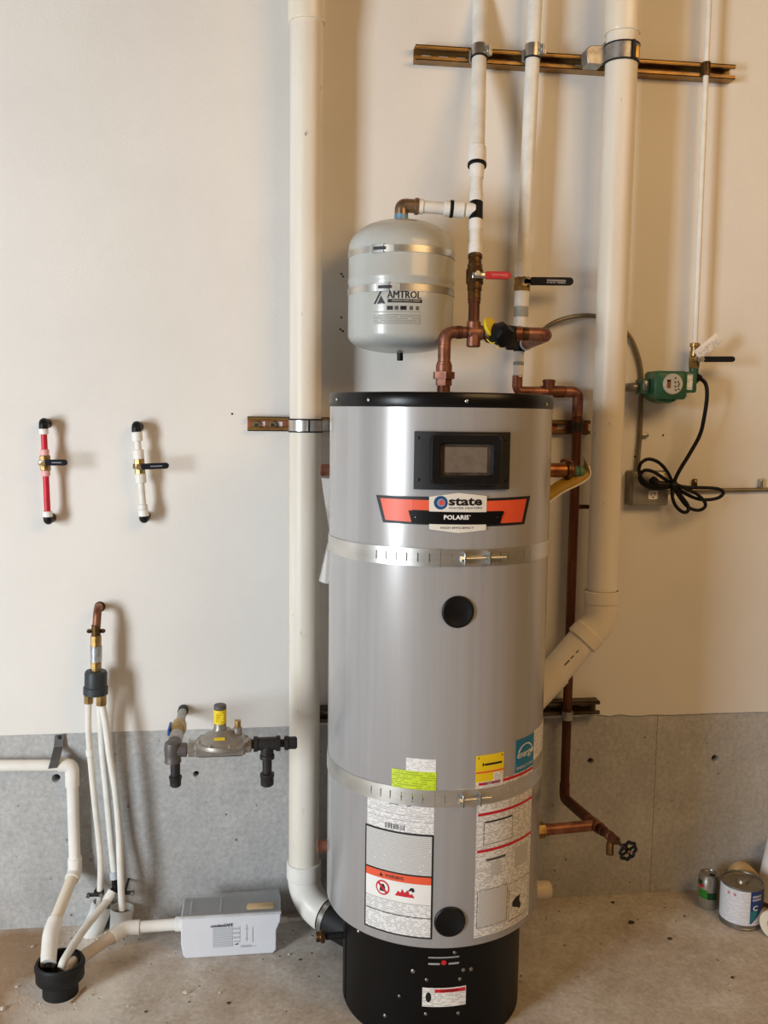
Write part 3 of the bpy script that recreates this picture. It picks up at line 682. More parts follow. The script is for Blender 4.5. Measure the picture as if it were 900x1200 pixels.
# printed marks on the angled pipe
uu = dd; nn = V((0, -1, 0)); sd = uu.cross(nn)
for a, l in ((.018, .010), (.040, .012), (.062, .020)):
    obj('pipe_print', MB().box(dg0+dd*(a+.02)+OUT*(PR-.0002)*.985+sd*.006, l, .0035, .002, uu, sd, nn), gr, dp)
cz_ = W(727, 57, RY-PR).z; c = V((RX, RY, cz_)); ax = V((.10, 0, 1)).normalized()
t = ring_clamp('pipe_clamp', 'large dark steel clamp holding the cream vent pipe to the top strut', c, PR+.001, .046, V((RX, RY, cz_-.03)), M_GALV)
a = W(692, 66, -.056); mb = MB().cbox((a.x, -.060, ZS1+.004), .050, .030, .036, .004)
obj('arm_block', mb, M_GALV, t)
ap = [W(*q, -.10) for q in ((684, 60), (690, 56), (703, 56), (711, 47), (716, 45), (716, 66), (709, 73), (702, 79), (686, 78))]
obj('arm', MB().prism([(p.x-a.x, p.z-ZS1) for p in ap], V((a.x, -.074, ZS1)), X, Z, OUT, .046), M_GALV, t, bevel=.003)
obj('clamp_joint', MB().cbox(c+V((.014, -PR-.005, 0)), .010, .010, .050, .002), M_BLACK, t)
obj('clamp_plate', MB().cbox(c+V((.028, -PR+.004, -.004)), .012, .006, .034, .002), M_BRASS, t)

# ================================================================== SUPPLY PIPES ABOVE THE HEATER
def line(pa, ya, pb, yb):                      # straight run between two pixels with depths
    return W(*pa, ya), W(*pb, yb)
def along(a, b, py):                           # point on a->b seen at image row py (runs are nearly upright)
    lo, hi = 0.0, 1.0
    def row(t):
        d = a.lerp(b, t)-CAMP; return 600-FPX*d.dot(UP)/d.dot(FW)
    for _ in range(40):
        mid = (lo+hi)/2
        if row(mid) < py: lo = mid
        else: hi = mid
    return a.lerp(b, lo)
# pipe one: from the ceiling down to the mixing run
A0, A1 = W(561.4, 75, -.070), W(555, 388, -.292)
d1 = (A1-A0).normalized(); top = A0-d1*((A0.z-3.25)/d1.z)
t = thing('supply_pipe', 'white plastic supply pipe with a brass red-handled valve beside the expansion tank', 'pipe', A1)
def al(py): return along(top, A1, py)
top = A0+(A0-A1).normalized()*.7
obj('pipe', MB().rod(top, al(174), .0205, seg=28), M_PEXS, t)
mb = MB(); a, b = al(172), al(192); mb.lathe(a, b-a, [(.021, 0), (.0245, .004), (.0255, (b-a).length)], 28); obj('reducer', mb, M_PEXC, t)
obj('crimp_ring', MB().crod(al(191.5), al(195.5), .0262), M_BLACK, t)
obj('reducer', MB().rod(al(195), al(209), .0205, .0185, seg=28), M_PEXC, t)
obj('pipe', MB().rod(al(208), al(300), .0165, seg=24), M_PEXS, t)
for y0, y1, r in ((225, 238, .0185), (258, 270, .0185), (286, 300, .0185)): obj('crimp_sleeve', MB().crod(al(y0), al(y1), r), M_PEXC, t)
te = obj('tee', MB().crod(al(237), al(259), .0185), M_BLACK, t)
# branch to the tank
TKX = W(470, 330, -.176); TKY = -.176
elb = W(470.5, 240.5, TKY); tee = al(247)
brd = (elb-tee).normalized()
def br(px): 
    u_ = (px-557.0)/(470.5-557.0); return tee.lerp(elb, u_)
obj('tee_branch', MB().crod(tee, br(549), .019), M_BLACK, te)
bp = obj('branch_pipe', MB().rod(br(550), br(486), .0165, seg=24), M_PEXS, t)
obj('crimp_sleeve', MB().crod(br(556), br(545), .020), M_PEXC, bp)
obj('crimp_sleeve', MB().crod(br(543), br(530), .0225), M_PEXC, bp)
obj('crimp_ring', MB().crod(br(530.5), br(526.5), .0235), M_BLACK, bp)
obj('crimp_sleeve', MB().crod(br(527), br(520), .0205), M_PEXC, bp)
obj('crimp_sleeve', MB().crod(br(496), br(487), .020), M_PEXC, bp)
# brass elbow over the tank
zt_tank = W(470, 257, TKY-.02).z
ebp = fillet([br(487), elb, V((elb.x, TKY, zt_tank+.014))], .026, 8)
eb = obj('elbow', MB().tube(ebp, .0185, 22), mat('nickel_brass', (168, 142, 118), .35, .85, rgb2=(118, 96, 78), scale=30), t)
obj('collar', MB().crod(br(490.5), br(485.5), .0225), MATS['nickel_brass'], eb)
obj('nipple', MB().rod(V((elb.x, TKY, zt_tank-.012)), V((elb.x, TKY, zt_tank+.016)), .0190, seg=24), M_BLUEN, t)['label'] = 'pale blue plastic nipple'
# valve with red handle
vb = obj('ball_valve', MB().crod(al(299), al(345), .0165), M_BRASSD, t)
obj('valve_nut', MB().crod(al(298.5), al(303), .0195), M_BRASSD, vb)
for y0, y1, r in ((303, 310, .0175), (310, 316, .020), (316, 333, .0235), (332, 341, .0195), (341, 352, .0175)): obj('valve_section', MB().crod(al(y0), al(y1), r, .002, 8 if r > .022 else 18), M_BRASSD, vb)
vc = al(322.5); st_ = vc+OUT*.034
obj('stem', MB().crod(vc, st_, .009), M_BRASSD, vb); obj('stem_nut', MB().hexn(st_-OUT*.004, st_+OUT*.004, .0075), M_ZINC, vb)
def lever(nm, p, q, w_, m_, par, plate=None):
    u_ = (q-p).normalized(); n_ = OUT; v_ = n_.cross(u_).normalized()
    if plate: obj('lever_plate', MB().cbox(p+u_*(plate/2), plate+.02, w_*.8, .003, .001, u_, v_, n_), M_ZINC, par)
    L = (q-p).length-(plate or 0); c = p+u_*((plate or 0)+L/2); r = w_/2
    poly = [(L/2-r+r*math.cos(math.radians(g_)), r*math.sin(math.radians(g_))) for g_ in range(-90, 91, 18)]+[(-L/2+r*.4*(1+math.cos(math.radians(g_)))-r*.4, r*math.sin(math.radians(g_))) for g_ in range(90, 271, 30)]
    return obj(nm, MB().prism(poly, c-n_*.004, u_, v_, n_, .010), m_, par, bevel=.002)
hp, hq = W(558, 322.5, st_.y), W(598.5, 323, st_.y)
hnd = lever('handle', hp, hq, .020, M_REDH, vb, .028); 
flat_label('handle_print', hp.lerp(hq, .66)+OUT*.0060, X, Z, .044, .006, printed('red_handle_print_m', (182, 32, 44), (226, 140, 140), .006, .012, .7, .6), hnd)
obj('copper_tail', MB().rod(al(346), al(384), .0148, seg=24), M_COPD, t)
obj('pipe_collar', MB().crod(al(350), al(356), .0165), M_COPD, t)

# mixing run in copper with tempering valve
RYD = -.292
r0 = W(522, 389, RYD); r1 = W(640, 388, RYD); zr = A1.z-.004
r0.z = zr; r1.z = zr
def rx(px): u_ = (px-522)/(640-522.0); return r0.lerp(r1, u_)
t = thing('mixing_valve_run', 'copper pipe run over the heater with a black and yellow mixing valve', 'valve', V((r0.x, RYD, ZT)))
dn = W(520, 455, RYD); dn.x = r0.x-.002; dn.z = ZT
cp = fillet([V((dn.x, RYD, dn.z+.05)), V((dn.x+.001, RYD, zr)), rx(545)], .03, 8)
obj('elbow', MB().tube(cp, .0160, 22), M_COP, t)
zz_ = lambda py: W(521, py, RYD).z
def vrod(y0, y1, r, nm, m_=M_COP, hx=False, ch=.0015):
    a, b = V((dn.x, RYD, zz_(y1))), V((dn.x, RYD, zz_(y0))); a.z = max(a.z, ZT-.002)
    return obj(nm, MB().hexn(a, b, r) if hx else MB().crod(a, b, r, ch), m_, t)
vrod(404, 425, .0168, 'copper_sleeve'); vrod(424, 428, .0195, 'solder_ring'); vrod(427, 437, .0215, 'union_body', M_COP)
vrod(436, 444, .0300, 'union_nut', M_COP, True); vrod(443, 452, .0225, 'union_body', M_COP, True); vrod(451, 462, .0175, 'nipple', M_COPD)
obj('escutcheon', MB().lathe((dn.x, RYD, ZT), Z, [(.05, .0), (.05, .003), (.02, .005)], 32), M_STEEL, t)
obj('run', MB().rod(rx(540), rx(600), .0150, seg=24), M_COPD, t)
obj('tee', MB().crod(rx(548), rx(566), .0195, .003, 24), M_COP, t)
obj('tee_stub', MB().crod(V(A1)-Z*.042, V(A1)+Z*.026, .0185, .003), M_COP, t)
obj('run_collar', MB().crod(rx(534), rx(541), .0172), M_COPD, t)
mv = obj('mixing_valve', MB().lathe(rx(566), X, [(.016, 0), (.026, .010), (.028, .022), (.026, .045), (.022, .075)], 10), M_BRASSD, t)
bc = rx(583)+OUT*.022-Z*.002
cap = obj('valve_cap', MB().lathe(bc-(V((.15, .35, -.9)).normalized())*.0, V((.30, -.75, -.45)), [(.027, -.012), (.031, -.004), (.031, .020), (.026, .032), (.010, .036)], 8), M_BLACK, mv)
obj('warning_tag', MB().lathe(rx(573)+V((0, -.012, .012)), V((.55, -.6, .35)), [(.018, -.008), (.028, .0), (.0285, .007), (.014, .010)], 20), M_YELP, mv)['label'] = 'yellow plastic collar'
k0 = rx(577)+V((0, -.035, -.022))
obj('tie_wire', MB().tube(smooth([k0+V((-.024, 0, .003)), k0+V((-.012, -.004, -.007)), k0+V((.008, -.004, -.004)), k0+V((.003, -.004, -.022))]), .0016, 8), M_YELP, mv)
obj('black_bracket', MB().cbox(rx(598)+V((0, -.006, -.012)), .026, .030, .062, .004), M_BLACK, mv)
obj('run', MB().rod(rx(598), rx(622), .0172, seg=24), M_COPD, t); obj('fitting', MB().crod(rx(600), rx(611), .0200, .003, 20), M_COP, t)
obj('run_collar', MB().crod(rx(611), rx(619), .0180), M_BRASSD, t)
P2Y = -.068
zt2 = W(607, 403, P2Y).z
back = fillet([rx(616), rx(642), V((rx(642).x+.001, P2Y-.004, zt2))], .034, 9)
obj('elbow', MB().tube(back, .0178, 24), M_COP, t)

# ---- pipe two
B0, B1 = W(624, 75, P2Y), W(606, 462, P2Y-.002)
top2 = B0+(B0-B1).normalized()*.7
def bl(py): return along(top2, B1, py)
t = thing('supply_pipe', 'white plastic supply pipe with a brass valve and long black handle', 'pipe', B1)
obj('pipe', MB().rod(top2, bl(326), .0200, seg=28), M_PEXS, t)
obj('crimp_sleeve', MB().crod(bl(308), bl(326), .0235), M_PEXC, t)
vb = obj('ball_valve', MB().crod(bl(324), bl(342), .0240, .003, 8), M_BRASS, t)
obj('crimp_sleeve', MB().crod(bl(341), bl(360), .0215), M_PEXC, t); obj('sleeve_ring', MB().crod(bl(359), bl(372), .0212), mat('grey_ring', (160, 164, 160), .5), t)
obj('crimp_sleeve', MB().crod(bl(371), bl(384), .0205), M_PEXC, t)
obj('pipe', MB().rod(bl(383), bl(442), .0130, seg=24), M_PEX, t)
te = obj('tee', MB().crod(bl(398), bl(412), .0170), M_BLACK, t)
for y0, y1, r in ((411, 424, .0152), (428, 440, .0152)): obj('crimp_sleeve', MB().crod(bl(y0), bl(y1), r), M_PEXC, t)
obj('sleeve_ring', MB().crod(bl(424), bl(428), .0156), MATS['grey_ring'], t)
tb = bl(403); xe = V((rx(642).x+.001, P2Y-.030, zt2))
obj('branch_elbow', MB().tube(fillet([tb, V((xe.x, P2Y, zt2)), xe], .02), .0200, 18), M_PEXC, t)
vc = bl(333); obj('valve_mark', MB().prism([(-.008, .006), (-.004, .006), (0, -.003), (.005, .006), (.008, .006), (.002, -.008), (-.002, -.008)], vc+OUT*.0235, X, Z, OUT, .0008), M_BRASSD, vb)
st_ = vc+OUT*.030; obj('stem', MB().crod(vc, st_, .010), M_BRASS, vb)
hp, hq = W(618, 329.5, st_.y), W(671.5, 330, st_.y)
obj('lever_plate', MB().cbox(hp, .028, .014, .003, .001, X, Z, OUT), M_ZINC, vb)
hnd = lever('handle', hp, hq, .0225, M_BLACKH, vb, .012)
mat('pale_print', (140, 140, 150), .6)
flat_label('handle_print', hp.lerp(hq, .62)+OUT*.0060, X, Z, .056, .012, printed('handle_print_m', (22, 23, 31), (190, 190, 198), .006, .012, .6, .6), hnd)

# ---- copper return along the right of the heater, with hose bib
CY = -.062; CX = W(674, 560, CY).x
zb_ = bl(458)
t = thing('copper_pipe', 'copper pipe dropping right of the heater to a hose bib with black handwheel', 'pipe', V((CX, CY, .3)))
z_h = W(640, 459, CY).z; e0 = V((zb_.x, P2Y, z_h))
obj('socket', MB().crod(V((zb_.x, P2Y, W(606, 455, P2Y).z)), V((zb_.x, P2Y, W(606, 440, P2Y).z)), .0150), M_COP, t)
obj('upper_run', MB().tube(fillet([V((zb_.x, P2Y, z_h+.03)), e0, V((CX-.01, CY, z_h))], .022, 8), .0142, 20), M_COP, t)
cv = obj('check_valve', MB().crod(W(632, 459, CY), W(662, 459, CY), .0172, .003, 16), M_COPD, t)
c = W(643, 456, CY); obj('valve_bonnet', MB().lathe((c.x, CY, z_h), Z, [(.0175, 0), (.0175, .026), (.0190, .027), (.0190, .034), (.013, .036)], 14), M_COPD, cv)
obj('elbow', MB().tube(fillet([W(662, 459, CY), V((CX, CY, z_h)), V((CX, CY, z_h-.07))], .032, 9), .0160, 22), M_COP, t)
zt0 = W(668, 932, CY).z
obj('drop_pipe', MB().rod((CX, CY, z_h-.05), (CX, CY, zt0+.02), .0140, seg=24), M_COPD, t)
obj('pipe_sleeve', MB().crod((CX, CY, z_h-.075), (CX, CY, z_h-.11), .0158), M_COPD, t)
tp = WX(698, 967, CX); bp_ = WX(722, 985, CX+.004)
obj('elbow', MB().tube(fillet([V((CX, CY, zt0+.04)), V((CX, CY, zt0-.008)), tp], .035, 9), .0158, 22), M_COPD, t)
obj('tee', MB().crod(tp-(bp_-tp).normalized()*.05, tp+(bp_-tp).normalized()*.03, .0172), M_COP, t)
hsurf = V((HX, HY, 0))+(V((tp.x-HX, tp.y-HY, 0)).normalized()*(HR-.004)); hsurf.z = tp.z+.004
obj('feed_pipe', MB().rod(tp, hsurf, .0150, seg=24), M_COP, t)
hd_ = (hsurf-tp).normalized()
obj('feed_collar', MB().crod(hsurf-hd_*.060, hsurf-hd_*.045, .0168), M_COP, t)
obj('brass_union', MB().hexn(hsurf-hd_*.046, hsurf, .022), M_BRASS, t)
bd_ = (bp_-tp).normalized()
hbib = obj('hose_bib', MB().rod(tp, bp_, .0115, seg=18), M_COPD, t)
for a_, b_, r in ((.03, .06, .0145), (.09, .11, .0135)): obj('bib_collar', MB().crod(tp+bd_*a_, tp+bd_*b_, r), M_COPD, hbib)
obj('spout', MB().tube(smooth([bp_-bd_*.02, bp_-bd_*.01+V((-.012, 0, -.014)), bp_+V((-.018, -.006, -.036))]), .010, 14), M_BRASSD, hbib)
hw = WX(736, 997, CX+.012); hn = (hw-bp_).normalized(); hn = V((.25, -.95, -.1)).normalized()
obj('spindle', MB().rod(bp_, hw, .005, seg=12), M_BRASSD, hbib)
u_, v_, _ = basis(hn); wm = MB()
rim = [hw+u_*((.023+.0022*math.cos(8*q))*math.cos(q))+v_*((.023+.0022*math.cos(8*q))*math.sin(q)) for q in [2*math.pi*k/48 for k in range(49)]]
wm.tube(rim, .0042, 8, False)
for k in range(4):
    q = math.pi*2*k/4+.5; wm.rod(hw, hw+(u_*math.cos(q)+v_*math.sin(q))*.022, .0034, seg=8)
wm.rod(hw-hn*.004, hw+hn*.005, .007, seg=12)
wh = obj('handwheel', wm, M_BLACK, hbib); obj('wheel_screw', MB().crod(hw+hn*.004, hw+hn*.0075, .004, .001, 12), M_COP, wh)
cl = W(667.5, 838, CY); c = V((CX, CY, cl.z))
ring_clamp('pipe_clamp', 'small steel clamp holding the copper pipe to the lower strut', c, .0142, .026, c-Z*.013, M_GALV, gasket=False)
cl2 = W(676, 500, CY); c = V((CX, CY, cl2.z))
ring_clamp('pipe_clamp', 'small dark clamp holding the copper pipe to the middle strut', c, .0142, .026, c-Z*.013, M_IRON, gasket=False)
a = W(686, 594, CY-.002); obj('side_stub', MB().crod(V((CX, CY, a.z)), V((W(690, 594, CY).x, CY, a.z)), .0065), M_COPD, t)

# ---- clamps on the top strut
for (p, r, lbl, bm_, axd) in ((al(62), .0208, 'shiny steel clamp holding the white supply pipe above the expansion tank', M_ZINC, (A0-A1).normalized()),
                    (bl(60.5), .0203, 'shiny steel clamp holding the white supply pipe left of the cream vent pipe', M_ZINC, (B0-B1).normalized())):
    t = ring_clamp('pipe_clamp', lbl, p, r, .036, p-Z*.018, bm_, gasket=False, axis_=axd)
    ears(t, p, r, .030, (.75, -.65, 0), bm_)
    obj('rubber_edge', MB().shell(p-axd*.021, axd, [(r-.001, 0), (r+.004, 0), (r+.004, .004), (r-.001, .004)], 28), M_RUBBER, t)
    obj('saddle', MB().cbox((p.x, -.047, p.z-.006), .052, .010, .034, .002), M_GALV, t)

# ================================================================== EXPANSION TANK
TR = .1435; TC = Cyl(TKX.x, TKY, TR); tk = V((TKX.x, TKY, 0))
def tz(py, px=470): return TC.sz(px, py)[1]
zd1, zd0 = tz(283), tz(391)+.004
ztop = zt_tank; zbot = W(470, 414, TKY).z
t = thing('expansion_tank', 'grey domed expansion tank held to the wall by two thin straps', 'tank', V((tk.x, tk.y, zbot)))
prof = [(0, zbot)]
for k in range(1, 11): q = k/10*math.pi/2; prof.append((TR*math.sin(q)**.85, zd0-(zd0-zbot)*math.cos(q)))
prof += [(TR, tz(352)), (TR, tz(338)), (TR-.0012, tz(336.5)), (TR-.0012, tz(327)), (TR+.0012, tz(325)), (TR+.0012, tz(320)), (TR-.0004, tz(318))]
for k in range(0, 11): q = k/10*math.pi/2; prof.append((TR*max(math.cos(q), 0)**.85 if k < 10 else 0, zd1+(ztop-zd1)*math.sin(q)))
prof = [prof[0]]+sorted(prof[1:-1], key=lambda q: q[1])+[prof[-1]]
vs_ = obj('vessel', MB().lathe(tk, Z, prof, 72), M_TANK, t)
for (y0, y1, bx) in ((286.5, 294.5, (437, 462)), (332, 340.5, (442, 469))):
    z1_, z0_ = tz(y0), tz(y1)
    b = obj('hanger_strap', MB().shell(tk+Z*z0_, Z, [(TR-.0012, 0), (TR+.0022, 0), (TR+.0022, z1_-z0_), (TR-.0012, z1_-z0_)], 72), M_STRAP, t)
    sA, sB = TC.sz(bx[0], (y0+y1)/2)[0], TC.sz(bx[1], (y0+y1)/2)[0]; w2 = sB-sA; zm = (z0_+z1_)/2
    crect('buckle', TC, sA, sA+w2*.55, zm-.0105, zm+.0105, M_STEEL, b, .0020, .004)
    crect('buckle_pin', TC, sA+w2*.1, sA+w2*.62, zm-.004, zm+.004, M_IRON, b, .0055, .003)
    crect('strap_tail', TC, sA+w2*.5, sB, zm-.0085, zm+.0085, mat('pale_strap_tail', (226, 222, 212), .35, .5), b, .0020, .0016)
    obj('wall_tie', MB().box((tk.x, (TKY+TR+WY)/2, zm), .06, abs(WY-(TKY+TR))+.004, .018), M_STEEL, b)
obj('air_valve', MB().crod((tk.x, TKY, zbot+.004), (tk.x, TKY, zbot-.020), .0085), M_BLACK, t)
# lettering on the tank
sA, zA = TC.sz(453.5, 345.5); sB, _ = TC.sz(493, 346)
for q in (0, .0007, .0014): ctext('tank_lettering', TC, 'AMTROL', sA+q, sB+q, zA-.0085, .0185, M_INK, vs_, .0003+q*.1, 0.0)
sL, _ = TC.sz(438, 350)
wrap('tank_logo', TC, poly_bm([(sL, zA-.022), (sL+.006, zA-.022), (sL+.024, zA+.010), (sL+.018, zA+.010)], .0003), M_INK, vs_, .0002)
wrap('tank_logo', TC, poly_bm([(sL+.010, zA-.022), (sL+.021, zA-.001), (sL+.033, zA-.022), (sL+.026, zA-.022), (sL+.0245, zA-.019), (sL+.0175, zA-.019), (sL+.0165, zA-.022)], .0003), M_INK, vs_, .0002)
crect('tank_print_bar', TC, sA+.002, sB+.004, zA-.0195, zA-.0105, M_INK, vs_, .0002, .0003)
crect('tank_print', TC, sA+.012, sB-.002, zA-.0172, zA-.0128, printed('tank_bar_print', (24, 22, 24), (200, 200, 196), .0046, .008, .7, .6), vs_, .0006, .0003)
z_ = zA-.038
for q, w2 in ((.36, .016), (.50, .010), (.64, .016), (.80, .009), (.93, .008)):
    s_ = sL+(sB-sL)*q; crect('tank_icon', TC, s_-w2/2, s_+w2/2, z_, z_+.010, M_INK if w2 > .012 else gr, vs_, .0002, .0003)
PT = printed('tank_print', (184, 186, 182), (70, 70, 72), .0046, .010, .6, .62)
crect('tank_print', TC, sL, sB, z_-.007, z_-.003, PT, vs_, .0002, .0003)
crect('tank_print', TC, sL, sB, z_-.036, z_-.011, PT, vs_, .0002, .0003)

# ================================================================== T&P VALVE WITH TAG, PAPERS ON THE LEFT
yy = HY+.16; xs_ = HX+math.sqrt(HR**2-.16**2); a = W(668, 557, yy); zq = W(660, 551, yy).z
t = thing('relief_valve', 'brass relief valve on the right side of the heater with a yellow tag', 'valve', V((xs_, yy, zq-.03)))
x_at = lambda px: W(px, 553, yy).x
obj('valve_body', MB().crod((xs_-.01, yy, zq), (x_at(672), yy, zq), .020, .004), mat('orange_brass', (176, 112, 66), .42, .75, rgb2=(104, 62, 36), scale=30), t)
obj('flange_ring', MB().crod((x_at(663), yy, zq), (x_at(668), yy, zq), .026, .002), M_BRASSD, t)
obj('green_cap', MB().lathe((x_at(674), yy, zq-.004), X, [(.012, -.006), (.016, 0), (.016, .006), (.0135, .008), (.016, .010), (.016, .020), (.012, .026)], 18), mat('green_plastic', (84, 122, 96), .5), t)
lv = smooth([V((x_at(655), yy-.01, zq+.024)), V((x_at(660), yy-.012, zq+.029)), V((x_at(669), yy-.012, zq+.022))])
obj('test_lever', MB().tube(lv, .004, 10), M_COPD, t)
tg = smooth([W(690, 546, yy-.02), W(692, 553, yy-.02), W(690, 560, yy-.02), W(680, 567, yy-.02), W(660, 577, yy-.02), W(644, 588, yy-.02)], 5)
vs = []; 
for p in tg: vs += [p, p+V((0, .0, .0))+V((-.012, .022, .028))]
n = len(tg); mb = MB().add(vs, [(2*i, 2*i+1, 2*i+3, 2*i+2) for i in range(n-1)])
o = obj('yellow_tag', mb, mat('amber_tag', (176, 138, 44), .5, var=.1), t); md = o.modifiers.new('th', 'SOLIDIFY'); md.thickness = .0012
o = obj('tag_edge', MB().tube(tg, .0022, 8), M_PAPER, t)
# papers
yp = HY+.12
def sheet(nm, pix, label):
    pts = [W(*q, yp+(.012 if i in (1, 2) else -.006)) for i, q in enumerate(pix)]
    mb = MB(); n_ = V((0, .0015, 0)); k = len(pts)
    mb.add([p for p in pts]+[p+n_ for p in pts], [tuple(range(k)), tuple(range(2*k-1, k-1, -1))]+[(i, (i+1) % k, k+(i+1) % k, k+i) for i in range(k)])
    return tag(obj(nm, mb, P_FINE if 'manual' in nm else M_PAPER, None, flat=True), label, 'paper')
sheet('paper_document', [(376.5, 560), (399, 562), (399, 625), (386.5, 625), (381.5, 594)], 'white paper hanging under the copper cap on the heater side')
sheet('instruction_leaflet', [(384, 636), (399, 640), (399, 684), (381, 684), (373.5, 681)], 'folded white leaflet sticking out from under the upper steel strap')

# ================================================================== PUMP, CORD, OUTLET AND CABLES
# thin pipe with its valve
TY = -.056; T0, T1 = W(827.5, 85, TY), W(813, 436, TY)
topt = T0+(T0-T1).normalized()*.7
def tl(py): return along(topt, T1, py)
t = thing('thin_pipe', 'thin white pipe on the right with a brass valve above the green pump', 'pipe', T1)
obj('pipe', MB().rod(topt, tl(404), .0080, seg=18), M_PEX, t)
vb = obj('ball_valve', MB().crod(tl(402), tl(436), .0115), M_BRASS, t)
for y0, y1, r in ((402, 407, .0150), (411, 418, .0140), (418, 432, .0165)): obj('valve_section', MB().crod(tl(y0), tl(y1), r, .002, 8 if r > .016 else 16), M_BRASS, vb)
vc = W(817, 421, TY-.012); obj('stem', MB().crod(tl(421), W(818, 421, TY-.030), .007), M_BRASS, vb)
hp, hq = W(822, 421, TY-.034), W(860.5, 421, TY-.034); obj('stem_nut', MB().hexn(hp+OUT*-.004, hp+OUT*.006, .008), M_ZINC, vb)
lever('handle', hp, hq, .0165, M_BLACKH, vb, .010)
tgc = W(830, 406, TY-.026); uu = (W(844, 393, TY)-W(817, 415, TY)).normalized(); vv = OUT.cross(uu).normalized()
tgt = thing('valve_tag', 'white printed tag tilted above the thin pipe\'s black valve handle', 'tag', tgc-Z*.03)
wt = MB().cbox(tgc, .088, .034, .0016, .0006, uu, vv, OUT); obj('tag_card', wt, M_PAPER, tgt)
flat_label('tag_print', tgc+OUT*.0008-vv*.003, uu, vv, .070, .020, printed('tag_print_m', (228, 226, 222), (60, 58, 64), .005, .016), tgt)
obj('tag_loop', MB().tube([tgc-uu*.042, tgc-uu*.05-V((0, -.006, .004)), W(819, 420, TY-.03)], .0012, 6), M_WHITE, tgt)
c = tl(81); t = ring_clamp('pipe_clamp', 'small brass clamp holding the thin white pipe to the top strut', c, .0085, .038, c-Z*.019, M_BRASSD, gasket=False)
obj('saddle', MB().cbox((c.x, -.048, c.z), .024, .012, .036, .002), M_BRASSD, t)
# pump
PC = W(787, 451, -.095); PCY = -.095
t = thing('circulator_pump', 'green circulator pump with round grey dial under the thin pipe', 'pump', PC-Z*.04)
hsx = W(764, 451, -.10).x; hx1 = W(797, 451, -.10).x; zt_, zb_ = W(787, 435, -.12).z, W(787, 468, -.12).z
bdy = MB().cbox(((hsx+hx1)/2, -.095, (zt_+zb_)/2), hx1-hsx+.012, zt_-zb_, .09, .008, X, Z, OUT); pb = obj('housing', bdy, M_GREEN, t)
obj('volute', MB().lathe(((hsx+hx1)/2-.004, -.035, (zt_+zb_)/2-.006), OUT, [(.028, -.026), (.044, 0), (.046, .02), (.046, .085)], 32), M_GREEN, t)
fc = W(789, 450, -.145); dl = obj('dial', MB().lathe(V((fc.x, -.139, fc.z)), OUT, [(.0300, 0), (.0300, .004), (.0275, .006), (0, .006)], 36), mat('dial_grey', (190, 186, 176), .45), pb)
fz = -.1454
def dot(nm, px, py, w_, h_, m_): 
    p = W(px, py, fz); return obj(nm, MB().box(p, w_, h_, .001, X, Z, OUT), m_, dl)
dot('dial_display', 784, 450, .011, .024, mat('dial_brown', (120, 84, 62), .4)); dot('dial_display', 784, 446, .009, .005, mat('dial_dark', (70, 40, 34), .4))
for px, py in ((791.8, 443), (795, 447.5), (796, 450), (791.5, 448), (791.5, 453), (795, 452.5), (792, 457), (795.5, 456)): dot('dial_button', px, py, .0042, .0042, M_INK)
tb = W(809, 448, -.13); jb = obj('terminal_box', MB().cbox((tb.x, -.095, tb.z), .040, .060, .074, .004, X, Z, OUT), M_GREEN, t)
lp = W(807.5, 448, -.133); flat_label('terminal_label', V((lp.x, -.1318, lp.z)), X, Z, .022, .044, printed('pump_label', (226, 222, 210), (80, 76, 72), .006, .02), jb)
fl = W(753, 453, -.075); obj('flange', MB().cbox((fl.x, -.078, fl.z), .030, .044, .050, .004, X, Z, OUT), M_GREEN, t)
obj('flange_face', MB().cbox((fl.x-.002, -.104, fl.z+.002), .018, .030, .006, .002, X, Z, OUT), M_STEEL, t)
obj('inlet', MB().crod((hsx+.02, -.075, fl.z), (fl.x, -.075, fl.z), .018), M_GREEN, t)
obj('elbow', MB().tube(fillet([V((fl.x, -.070, fl.z)), V((W(738, 453, -.07).x, -.070, fl.z-.003)), V((W(736, 453, -.07).x, WY+.002, fl.z-.003))], .02), .013, 16), M_STEEL, t)
obj('outlet_riser', MB().rod(V((T1.x, TY, tb.z)), tl(428), .014, seg=18), M_GREEN, t)
# outlet box
OX0, OX1 = W(738, 575, -.045).x, W(784, 575, -.045).x; OZ1, OZ0 = W(760, 552, -.045).z, W(760, 592.5, -.045).z; OC = V(((OX0+OX1)/2, 0, (OZ0+OZ1)/2))
t = thing('outlet_box', 'grey metal outlet box on the wall below the pump', 'outlet', V((OC.x, WY, OZ0)))
bx = obj('box_body', MB().cbox((OC.x, (WY-.042)/2, OC.z), OX1-OX0, OZ1-OZ0, .040, .004, X, Z, OUT), mat('box_steel', (128, 122, 112), .45, .5, var=.12), t)
fp = obj('face_plate', MB().cbox((OC.x+.004, -.0445, OC.z), OX1-OX0-.012, OZ1-OZ0-.004, .005, .002, X, Z, OUT), mat('plate_steel', (158, 152, 142), .4, .5, var=.12), t)
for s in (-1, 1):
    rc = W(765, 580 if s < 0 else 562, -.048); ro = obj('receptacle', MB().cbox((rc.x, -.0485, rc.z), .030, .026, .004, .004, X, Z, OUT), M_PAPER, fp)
    for q in (-.006, .006): obj('slot_shade', MB().box((rc.x+q, -.0508, rc.z+.003), .0018, .0085, .001, X, Z, OUT), M_INK, ro)  # black bars painted on for the shade inside the slots
    obj('ground_hole_shade', MB().box((rc.x, -.0508, rc.z-.007), .004, .004, .001, X, Z, OUT), M_INK, ro)  # black square standing in for shade inside the ground hole
for px, py in ((744, 590), (780, 555)): p = W(px, py, -.0475); obj('plate_screw', MB().lathe(p, OUT, [(.0035, -.001), (.0035, .001), (0, .002)], 12), M_ZINC, fp)
